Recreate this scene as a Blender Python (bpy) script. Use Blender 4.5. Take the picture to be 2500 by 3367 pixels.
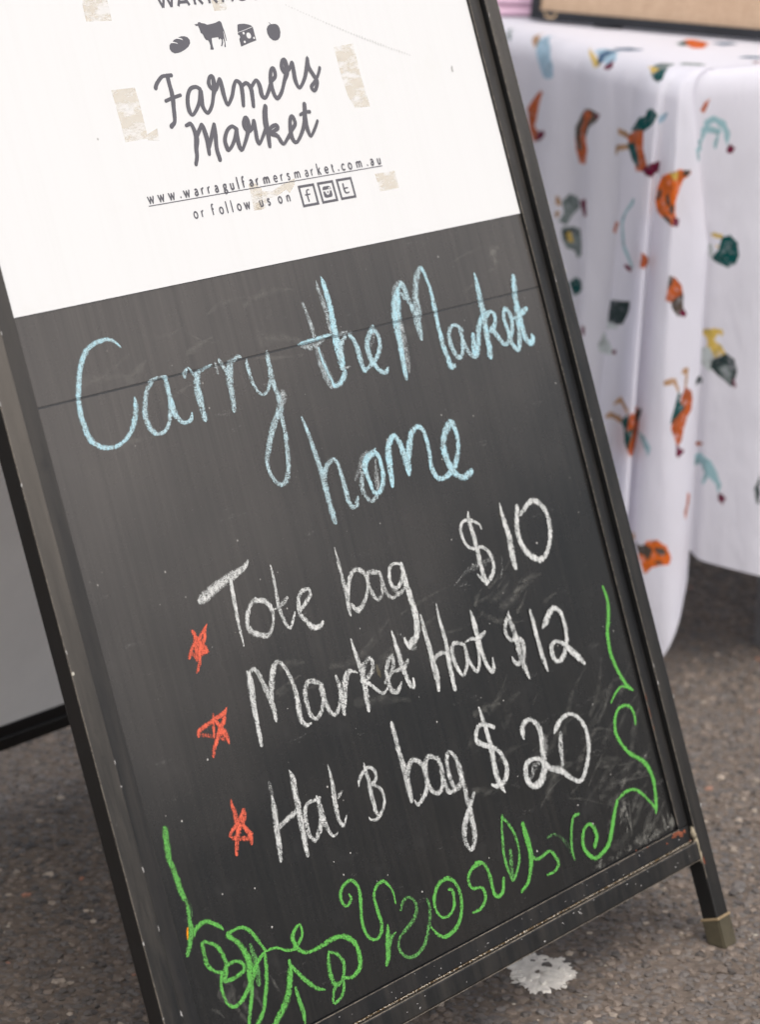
import bpy, bmesh, math, random
import numpy as np
from mathutils import Matrix, Vector
R = math.radians
random.seed(7); rng = np.random.default_rng(11)
for o in list(bpy.data.objects): bpy.data.objects.remove(o)
S = bpy.context.scene; COL = S.collection

# ---------------------------------------------------------------- camera, sky, sun, exposure
CAMX,CAMY,CAMZ,CAMP0=[[0.6339322,-0.7733632,0.0062666],[0.205636,0.1763616,0.9626061],[-0.7455493,-0.6089383,0.2708326],[-1.269858,-1.186775,1.010804]]
cam = bpy.data.cameras.new('camera'); co = bpy.data.objects.new('camera', cam); COL.objects.link(co)
co.matrix_world = Matrix([[CAMX[i], CAMY[i], CAMZ[i], CAMP0[i]] for i in range(3)] + [[0, 0, 0, 1]])
cam.sensor_fit = 'HORIZONTAL'; cam.sensor_width = 24.0; cam.lens = 85.0
cam.clip_start = .05; cam.clip_end = 400
cam.dof.use_dof = True; cam.dof.focus_distance = 2.06; cam.dof.aperture_fstop = 6.3
S.camera = co
S.render.resolution_x = 761; S.render.resolution_y = 1024
SUN = Vector((-.32, -.58, 1.15)).normalized()
elev = math.asin(SUN.z)
W = bpy.data.worlds.new('World'); S.world = W; W.use_nodes = True
wn = W.node_tree.nodes; wl = W.node_tree.links
sky = wn.new('ShaderNodeTexSky'); sky.sky_type = 'NISHITA'; sky.sun_disc = False
sky.sun_elevation = elev; sky.sun_rotation = math.atan2(SUN.x, SUN.y)
sky.dust_density = 6.0; sky.air_density = 1.0
hs = wn.new('ShaderNodeHueSaturation'); hs.inputs['Saturation'].default_value = .40; wl.new(sky.outputs[0], hs.inputs['Color']); wl.new(hs.outputs[0], wn['Background'].inputs[0]); wn['Background'].inputs[1].default_value = .15
sl = bpy.data.lights.new('sun', 'SUN'); sl.energy = .5; sl.angle = R(55); sl.color = (1, .955, .9)
so = bpy.data.objects.new('sun', sl); COL.objects.link(so); so.rotation_euler = SUN.to_track_quat('Z', 'Y').to_euler()
vs = S.view_settings; vs.view_transform = 'Standard'; vs.look = 'None'; vs.gamma = 1; vs.exposure = .62
vs.use_curve_mapping = False
S.cycles.transparent_max_bounces = 24

# ---------------------------------------------------------------- helpers
def srgb(r, g, b):
    f = lambda v: (v/255/12.92) if v/255 <= .04045 else ((v/255+.055)/1.055)**2.4
    return (f(r), f(g), f(b), 1)
class NT:
    def __init__(s, name):
        s.m = bpy.data.materials.new(name); s.m.use_nodes = True; s.t = s.m.node_tree
        s.b = s.t.nodes['Principled BSDF']; s.out = s.t.nodes['Material Output']
    def n(s, kind, **kw):
        x = s.t.nodes.new('ShaderNode'+kind)
        for k, v in kw.items(): setattr(x, k, v)
        return x
    def set(s, node, key, v):
        if isinstance(v, bpy.types.NodeSocket): s.t.links.new(v, node.inputs[key])
        else: node.inputs[key].default_value = v
    def math(s, op, a, b=None, c=None, clamp=False):
        x = s.n('Math', operation=op, use_clamp=clamp); s.set(x, 0, a)
        if b is not None: s.set(x, 1, b)
        if c is not None: s.set(x, 2, c)
        return x.outputs[0]
    def noise(s, vec, scale, detail=3, rough=.55, off=None):
        x = s.n('TexNoise'); s.set(x, 'Vector', vec); s.set(x, 'Scale', scale); s.set(x, 'Detail', detail); s.set(x, 'Roughness', rough)
        return x.outputs['Fac']
    def scale(s, vec, xyz):
        x = s.n('Mapping'); s.set(x, 'Vector', vec); x.inputs['Scale'].default_value = xyz; return x.outputs[0]
    def ramp(s, v, a, b, c0=0., c1=1.):
        x = s.n('MapRange'); s.set(x, 'Value', v); s.set(x, 'From Min', a); s.set(x, 'From Max', b); s.set(x, 'To Min', c0); s.set(x, 'To Max', c1)
        return x.outputs[0]
    def mix(s, f, a, b):
        x = s.n('MixRGB'); s.set(x, 0, f); s.set(x, 1, a); s.set(x, 2, b); return x.outputs[0]
    def bump(s, h, strength, dist=.001):
        x = s.n('Bump'); s.set(x, 'Height', h); s.set(x, 'Strength', strength); s.set(x, 'Distance', dist); s.set(s.b, 'Normal', x.outputs[0])
    def obj(s): return s.n('TexCoord').outputs['Object']

def specks(t, vec, scale, keep, size):
    """sparse little spots: a voronoi cell keeps its spot when its random value is high"""
    v = t.n('TexVoronoi'); t.set(v, 'Vector', vec); t.set(v, 'Scale', scale)
    sp = t.n('SeparateColor'); t.set(sp, 0, v.outputs['Color'])
    k = t.math('GREATER_THAN', sp.outputs[0], keep)
    r = t.math('MULTIPLY', sp.outputs[1], size)
    d = t.math('LESS_THAN', v.outputs['Distance'], r)
    return t.math('MULTIPLY', k, d)

def mat_board():
    t = NT('chalkboard'); v = t.obj()
    streak = t.noise(t.scale(v, (210, 5, 1)), 1, 3, .6)
    big = t.noise(v, 5, 3, .6); mid = t.noise(v, 26, 4, .7); fine = t.noise(v, 620, 3, .7)
    c = t.mix(t.ramp(streak, .40, .72), (.0055, .0054, .0055, 1), (.012, .011, .010, 1))
    c = t.mix(t.math('MULTIPLY', t.ramp(big, .45, .75), .4), c, (.022, .018, .015, 1))
    c = t.mix(t.math('MULTIPLY', t.ramp(mid, .58, .85), .5), c, (.030, .029, .028, 1))
    c = t.mix(t.math('MULTIPLY', t.ramp(fine, .58, .72), .4), c, (.06, .058, .056, 1))
    c = t.mix(t.math('MULTIPLY', specks(t, v, 150, .90, .14), .8), c, (.5, .48, .45, 1))
    c = t.mix(t.math('MULTIPLY', specks(t, v, 60, .95, .045), .8), c, (.62, .6, .55, 1))
    # wiped chalk streaks, plus the sky sheen on the upper left painted in
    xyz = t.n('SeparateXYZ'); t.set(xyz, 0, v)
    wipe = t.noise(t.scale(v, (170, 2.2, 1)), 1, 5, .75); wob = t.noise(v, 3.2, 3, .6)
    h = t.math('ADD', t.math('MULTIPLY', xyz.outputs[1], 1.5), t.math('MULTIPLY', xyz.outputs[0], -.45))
    film_sheen = t.math('MULTIPLY', t.ramp(t.math('ADD', h, t.math('MULTIPLY', wob, .7)), .52, 1.05), t.ramp(wipe, .25, .75, .55, 1.))
    c = t.mix(t.math('MULTIPLY', film_sheen, .80), c, (.110, .098, .088, 1))
    # chalk dust rubbed thin, in long faint sweeps
    sw = t.noise(t.scale(v, (14, 70, 1)), 1, 5, .75)
    gr = t.noise(v, 700, 2, .6)
    d = t.math('MULTIPLY', t.ramp(sw, .62, .8), t.ramp(gr, .5, .66))
    c = t.mix(t.math('MULTIPLY', d, .6), c, (.42, .41, .39, 1))
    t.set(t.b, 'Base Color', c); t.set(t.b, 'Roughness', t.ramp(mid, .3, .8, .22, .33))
    t.set(t.b, 'Specular IOR Level', .6)
    t.bump(t.math('ADD', t.noise(v, 1300, 2), t.math('MULTIPLY', streak, .5)), .12, .0004)
    return t.m

def mat_steel(name='black_paint', base=(.006, .006, .006, 1), dusty=.5, faded_sheen=.75):
    t = NT(name); v = t.obj()
    st = t.noise(t.scale(v, (60, 6, 60)), 1, 5, .7); n = t.noise(v, 70, 5, .7)
    nz_ = t.n('SeparateXYZ'); t.set(nz_, 0, t.n('TexCoord').outputs['Normal']); po = t.n('SeparateXYZ'); t.set(po, 0, v)
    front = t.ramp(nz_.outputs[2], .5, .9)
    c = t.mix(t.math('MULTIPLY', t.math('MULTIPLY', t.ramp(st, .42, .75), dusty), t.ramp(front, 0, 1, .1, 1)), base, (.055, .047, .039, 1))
    # sky sheen painted into the front faces with some fading, stronger towards the top
    fade = t.math('MULTIPLY', t.math('MULTIPLY', front, t.ramp(t.math('ADD', t.math('ADD', po.outputs[1], t.math('MULTIPLY', po.outputs[0], -.5)), t.math('MULTIPLY', st, .3)), .25, .85)), faded_sheen)
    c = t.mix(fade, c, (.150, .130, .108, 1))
    c = t.mix(t.math('MULTIPLY', t.ramp(n, .6, .72), .35), c, (.007, .007, .0075, 1))
    sc = t.noise(t.scale(v, (300, 45, 300)), 1, 6, .8)
    c = t.mix(t.math('MULTIPLY', t.ramp(sc, .68, .74), .4), c, (.30, .29, .27, 1))
    c = t.mix(specks(t, v, 55, .88, .09), c, (.42, .40, .34, 1))
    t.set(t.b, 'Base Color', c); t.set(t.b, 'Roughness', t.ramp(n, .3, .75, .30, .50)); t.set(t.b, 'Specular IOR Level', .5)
    t.bump(t.noise(v, 260, 4), .18, .0006)
    return t.m

def mat_simple(name, col, rough=.6, nz=.12, sc=40, bump=0., spec=.5, bsc=None):
    t = NT(name); v = t.obj(); n = t.noise(v, sc, 5, .65)
    dk = tuple(x*(1-nz) for x in col[:3])+(1,); lt = tuple(min(1, x*(1+nz)) for x in col[:3])+(1,)
    t.set(t.b, 'Base Color', t.mix(t.ramp(n, .3, .7), dk, lt)); t.set(t.b, 'Roughness', rough); t.set(t.b, 'Specular IOR Level', spec)
    if bump: t.bump(t.noise(v, bsc or sc*4, 4), bump, .001)
    return t.m

def mat_sheet():
    t = NT('white_sheet'); v = t.obj()
    s1 = t.noise(t.scale(v, (120, 4, 1)), 1, 4, .6); n = t.noise(v, 14, 4, .7)
    c = t.mix(t.ramp(s1, .45, .8, 0, .5), (.635, .632, .625, 1), (.608, .602, .59, 1))
    c = t.mix(t.ramp(n, .6, .8, 0, .35), c, (.59, .578, .55, 1))
    c = t.mix(t.math('MULTIPLY', specks(t, v, 40, .95, .05), .7), c, (.25, .23, .21, 1))
    t.set(t.b, 'Base Color', c); t.set(t.b, 'Roughness', .42); t.bump(t.noise(v, 500, 2), .04, .0003)
    return t.m

def mat_chalk(name, col, col2, light=None):
    t = NT(name); v = t.obj()
    den = t.n('Attribute', attribute_name='den').outputs['Fac']
    uv = t.n('Attribute', attribute_name='across').outputs['Fac']
    e = t.math('ABSOLUTE', t.math('SUBTRACT', t.math('MULTIPLY', uv, 2.), 1.))
    edge = t.math('POWER', e, 3.5)
    n1 = t.noise(v, 1350, 3, .75); n2 = t.noise(t.scale(v, (320, 150, 320)), 1, 3, .6)
    n = t.ramp(t.math('ADD', t.math('MULTIPLY', n1, .74), t.math('MULTIPLY', n2, .26)), .38, .62)
    cov = t.math('MULTIPLY', den, t.math('SUBTRACT', .80, t.math('MULTIPLY', edge, .62)))
    a = t.math('ADD', t.math('MULTIPLY', t.math('SUBTRACT', cov, n), 3.2), .34, clamp=True)
    # chalk does not reach into the joint between the two boards
    sp = t.n('SeparateXYZ'); t.set(sp, 0, v)
    gap = t.math('LESS_THAN', t.math('ABSOLUTE', t.math('SUBTRACT', sp.outputs[1], .4891)), .0012)
    a = t.math('MULTIPLY', a, t.math('SUBTRACT', 1., t.math('MULTIPLY', gap, .5)))
    c = t.mix(t.ramp(n2, .35, .65), col, col2)
    if light is not None: c = t.mix(t.ramp(den, .55, .92), light, c)
    t.set(t.b, 'Base Color', c); t.set(t.b, 'Roughness', .95); t.set(t.b, 'Specular IOR Level', .1)
    t.set(t.b, 'Alpha', a)
    return t.m

def mat_tape(name='tape_residue'):
    t = NT(name); v = t.obj()
    n = t.noise(v, 130, 6, .75); n2 = t.noise(t.scale(v, (40, 90, 40)), 1, 5, .7)
    c = t.mix(t.ramp(n, .35, .7), (.68, .62, .51, 1), (.62, .53, .40, 1))
    c = t.mix(t.ramp(t.noise(v, 300, 5, .8), .60, .70), c, (.30, .22, .15, 1))
    t.set(t.b, 'Base Color', c); t.set(t.b, 'Roughness', .7)
    t.set(t.b, 'Alpha', t.ramp(n2, .40, .52, .06, .42)); t.bump(n, .3, .0004)
    return t.m

M = {}
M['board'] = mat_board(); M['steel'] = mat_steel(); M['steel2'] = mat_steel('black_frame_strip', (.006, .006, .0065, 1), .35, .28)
M['sheet'] = mat_sheet()
M['blue'] = mat_chalk('blue_chalk', srgb(156, 194, 205), srgb(178, 203, 208), srgb(184, 190, 190))
M['white'] = mat_chalk('white_chalk', srgb(200, 200, 197), srgb(184, 186, 183))
M['red'] = mat_chalk('red_chalk', srgb(212, 100, 76), srgb(196, 92, 74))
M['green'] = mat_chalk('green_chalk', srgb(88, 162, 72), srgb(106, 176, 86), srgb(96, 140, 90))
def mat_dust():
    t = NT('chalk_dust'); v = t.obj(); den = t.n('Attribute', attribute_name='den').outputs['Fac']; uv = t.n('Attribute', attribute_name='across').outputs['Fac']
    e = t.math('ABSOLUTE', t.math('SUBTRACT', t.math('MULTIPLY', uv, 2.), 1.)); soft = t.math('SUBTRACT', 1., t.math('POWER', e, 1.6))
    n1 = t.ramp(t.noise(v, 900, 3, .7), .40, .66); n2 = t.ramp(t.noise(t.scale(v, (90, 160, 90)), 1, 3, .6), .35, .65)
    t.set(t.b, 'Base Color', (.40, .39, .35, 1)); t.set(t.b, 'Roughness', .95); t.set(t.b, 'Specular IOR Level', .1)
    t.set(t.b, 'Alpha', t.math('MULTIPLY', t.math('MULTIPLY', t.math('MULTIPLY', den, 1.25), soft), t.math('MULTIPLY', n2, t.ramp(n1, 0, 1, .25, 1.)), clamp=True)); return t.m
M['dust'] = mat_dust()
M['orange'] = mat_chalk('orange_chalk', srgb(240, 150, 20), srgb(235, 130, 20))
M['ink'] = mat_simple('printed_ink', (.098, .094, .106, 1), .5, .06, 60)
M['tape'] = mat_tape()
M['scuff'] = mat_simple('scuff', (.33, .32, .31, 1), .8, .2, 200)
M['cap'] = mat_simple('foot_plastic', (.060, .050, .030, 1), .55, .25, 60, .2)
M['capring'] = mat_simple('foot_ring', (.22, .16, .09, 1), .7, .3, 90, .2)
M['dirt'] = mat_simple('seam_dirt', (.11, .075, .04, 1), .95, .5, 300, .8, .2)
M['rust'] = mat_simple('rust', (.17, .055, .03, 1), .9, .4, 200, .6, .2)
M['putty'] = mat_simple('weld_putty', (.27, .23, .165, 1), .85, .3, 150, .7, .2)
M['grit'] = mat_simple('grit', (.55, .50, .42, 1), .9, .35, 300)
M['backing'] = mat_simple('rear_white_board', (.90, .89, .875, 1), .5, .05, 8, .05)

# the sign's own frame: a across, b up the board, c out of the board
TILT = R(19.3); ca, sa = math.cos(TILT), math.sin(TILT); G0 = .1057
FRONT = Matrix([[1, 0, 0, 0], [0, sa, -ca, 0], [0, ca, sa, G0], [0, 0, 0, 1]])

def link(name, me, mat=None, parent=None, mw=None, **props):
    o = bpy.data.objects.new(name, me); COL.objects.link(o)
    if mat is not None and me is not None and len(me.materials) == 0: me.materials.append(mat)
    if parent is not None: o.parent = parent
    if mw is not None: o.matrix_basis = mw
    for k, v in props.items(): o[k] = v
    return o
def box_bm(bm, lo, hi, bev=0., seg=2):
    r = bmesh.ops.create_cube(bm, size=1)
    vs_ = r['verts']
    for v in vs_: v.co = Vector([(lo[i]+hi[i])/2+v.co[i]*(hi[i]-lo[i]) for i in range(3)])
    if bev:
        ed = list({e for v in vs_ for e in v.link_edges})
        bmesh.ops.bevel(bm, geom=ed, offset=bev, segments=seg, affect='EDGES', profile=.5)
def box_me(name, lo, hi, bev=0.):
    bm = bmesh.new(); box_bm(bm, lo, hi, bev); me = bpy.data.meshes.new(name); bm.to_mesh(me); bm.free()
    for p in me.polygons: p.use_smooth = False
    return me
def mesh(name, V, Fc, smooth=False):
    me = bpy.data.meshes.new(name); me.from_pydata([tuple(map(float, v)) for v in V], [], Fc); me.update()
    if smooth: me.polygons.foreach_set('use_smooth', [True]*len(me.polygons))
    return me
def thing(name, label, cat, loc, rotz=0, group=None):
    o = bpy.data.objects.new(name, None); COL.objects.link(o); o.location = loc; o.rotation_euler = (0, 0, rotz)
    o.empty_display_size = .05; o['label'] = label; o['category'] = cat
    if group: o['group'] = group
    return o

# ---------------------------------------------------------------- ground
def blob_mask(x, y):
    """the dried white paint spot on the asphalt"""
    dx, dy = x-.4680, y-.0500
    p_, q_ = (dx*.64-dy*.77)/.029, (dx*.77+dy*.64)/.038
    ang = np.arctan2(q_, p_)
    return np.hypot(p_, q_) < 1+.07*np.sin(3*ang+.7)+.07*np.sin(7*ang+2)+.06*np.sin(16*ang)
def mat_asphalt(name, stone=False):
    t = NT(name); v = t.n('NewGeometry').outputs['Position'] if stone else t.obj()
    big = t.noise(v, 3.0, 4, .6); mid = t.noise(v, 60, 4, .7)
    if stone:
        a = t.n('Attribute', attribute_name='tone'); c = a.outputs['Color']
        c = t.mix(t.math('MULTIPLY', t.ramp(mid, .45, .7), .55), c, (.125, .095, .075, 1))
        c = t.mix(t.math('MULTIPLY', t.ramp(big, .4, .7), .3), c, (.15, .117, .093, 1))
        t.set(t.b, 'Base Color', c); t.set(t.b, 'Roughness', .62); t.bump(t.noise(v, 700, 3), .35, .0006)
    else:
        vo = t.n('TexVoronoi'); t.set(vo, 'Vector', v); t.set(vo, 'Scale', 115.)
        sp = t.n('SeparateColor'); t.set(sp, 0, vo.outputs['Color'])
        c = t.mix(t.ramp(mid, .35, .7), (.072, .055, .042, 1), (.135, .104, .082, 1))
        st = t.mix(sp.outputs[0], (.07, .068, .070, 1), (.17, .145, .125, 1))
        c = t.mix(t.math('MULTIPLY', t.math('LESS_THAN', vo.outputs['Distance'], .42), .7), c, st)
        c = t.mix(t.math('MULTIPLY', specks(t, v, 180, .93, .35), .8), c, (.42, .38, .31, 1))
        t.set(t.b, 'Base Color', c); t.set(t.b, 'Roughness', .85); t.bump(t.math('SUBTRACT', mid, vo.outputs['Distance']), .7, .004)
    return t.m
M['asphalt'] = mat_asphalt('asphalt'); M['stones'] = mat_asphalt('asphalt_stones', True)
M['splat'] = mat_simple('dried_white_paint', (.62, .585, .53, 1), .7, .16, 120, .5, .3, 600)
gp = mesh('ground', [(-60, -60, 0), (60, -60, 0), (60, 60, 0), (-60, 60, 0)], [(0, 1, 2, 3)])
link('ground', gp, M['asphalt'], kind='structure')

def icosa():
    p = (1+5**.5)/2
    V = np.array([(-1, p, 0), (1, p, 0), (-1, -p, 0), (1, -p, 0), (0, -1, p), (0, 1, p), (0, -1, -p), (0, 1, -p), (p, 0, -1), (p, 0, 1), (-p, 0, -1), (-p, 0, 1)], float)
    V /= np.linalg.norm(V[0])
    Fc = np.array([(0, 11, 5), (0, 5, 1), (0, 1, 7), (0, 7, 10), (0, 10, 11), (1, 5, 9), (5, 11, 4), (11, 10, 2), (10, 7, 6), (7, 1, 8), (3, 9, 4), (3, 4, 2), (3, 2, 6), (3, 6, 8), (3, 8, 9), (4, 9, 5), (2, 4, 11), (6, 2, 10), (8, 6, 7), (9, 8, 1)])
    return V, Fc
IV, IF = icosa()
def stones_mesh(name, cx, cy, rad, h, tone):
    n = len(cx)
    jit = rng.uniform(.72, 1.2, (n, 12, 1)); rz = rng.uniform(0, 6.28, n)
    c, s = np.cos(rz)[:, None], np.sin(rz)[:, None]
    P = IV[None]*jit*rad[:, None, None]
    asp = rng.uniform(.65, 1.0, n)[:, None]
    X = P[:, :, 0]; Y = P[:, :, 1]*asp; Z = P[:, :, 2]
    V = np.stack([X*c-Y*s+cx[:, None], X*s+Y*c+cy[:, None], np.minimum(Z*.8, h[:, None]*1.0)+rng.uniform(-.0004, .0004, (n, 12))], 2).reshape(-1, 3)
    Fc = (IF[None]+(np.arange(n)*12)[:, None, None]).reshape(-1, 3)
    me = bpy.data.meshes.new(name); me.vertices.add(len(V)); me.vertices.foreach_set('co', V.ravel())
    me.loops.add(len(Fc)*3); me.loops.foreach_set('vertex_index', Fc.ravel())
    me.polygons.add(len(Fc)); me.polygons.foreach_set('loop_start', np.arange(len(Fc))*3); me.polygons.foreach_set('loop_total', np.full(len(Fc), 3))
    me.polygons.foreach_set('use_smooth', rng.random(len(Fc)) < .0)
    me.update(calc_edges=True)
    if tone is not None:
        at = me.color_attributes.new('tone', 'FLOAT_COLOR', 'POINT')
        C = np.ones((n, 12, 4)); C[:, :, :3] = tone[:, None, :]; at.data.foreach_set('color', C.ravel())
    return me
sp_ = .0086
gx, gy = np.meshgrid(np.arange(-.15, 2.35, sp_), np.arange(-.42, 1.5, sp_))
gx = gx.ravel()+rng.uniform(-.45, .45, gx.size)*sp_; gy = gy.ravel()+rng.uniform(-.45, .45, gy.size)*sp_
keep = rng.random(gx.size) < .80; gx, gy = gx[keep], gy[keep]
rad = rng.uniform(.0024, .0058, gx.size)*np.where(rng.random(gx.size) < .12, 1.4, 1.)
hh = rad*rng.uniform(.15, .55, gx.size)
k = rng.random(gx.size)
tone = np.array([.074, .067, .063])[None]*rng.uniform(.45, 1.45, gx.size)[:, None]
tone[k > .62] = (np.array([.140, .109, .086])[None]*rng.uniform(.6, 1.25, gx.size)[:, None])[k > .62]
tone[k > .975] = (np.array([.30, .25, .20])[None]*rng.uniform(.7, 1.3, gx.size)[:, None])[k > .975]
tone[k > .998] = (.30, .13, .08)
inb = blob_mask(gx, gy) & (rng.random(gx.size) < .86)
me = stones_mesh('asphalt_stones', gx[~inb], gy[~inb], rad[~inb], hh[~inb], tone[~inb])
link('asphalt_stones', me, M['stones'], label='small grey and brown stones set in the asphalt around the sign', category='stones', kind='stuff')
# paint spot: a skin of paint over the stones and the binder between them
bm_v = []; N = 120
for r_ in (0, .35, .7, 1):
    for i in range(N):
        a_ = 2*math.pi*i/N
        k_ = .97+.07*math.sin(3*a_+.7)+.07*math.sin(7*a_+2)+.06*math.sin(16*a_)+random.uniform(-.11, .09)
        pp, qq = .029*k_*r_*math.cos(a_), .038*k_*r_*math.sin(a_); bm_v.append((.4680+.64*pp+.77*qq, .0500-.77*pp+.64*qq, .0003+random.uniform(0, .0007)))
bf = [(j*N+i, (j+1)*N+i, (j+1)*N+(i+1) % N, j*N+(i+1) % N) for j in range(3) for i in range(N)]
stm = stones_mesh('paint_spot_stones', gx[inb], gy[inb], rad[inb]*1.12, hh[inb]*.9, None)
bm = bmesh.new(); bm.from_mesh(stm); tmp = mesh('tmp', bm_v, bf, True); bm.from_mesh(tmp)
pm = bpy.data.meshes.new('paint_spot'); bm.to_mesh(pm); bm.free()
link('paint_spot', pm, M['splat'], label='dried splash of white paint on the asphalt below the sign bottom rail', category='paint spot')

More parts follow.
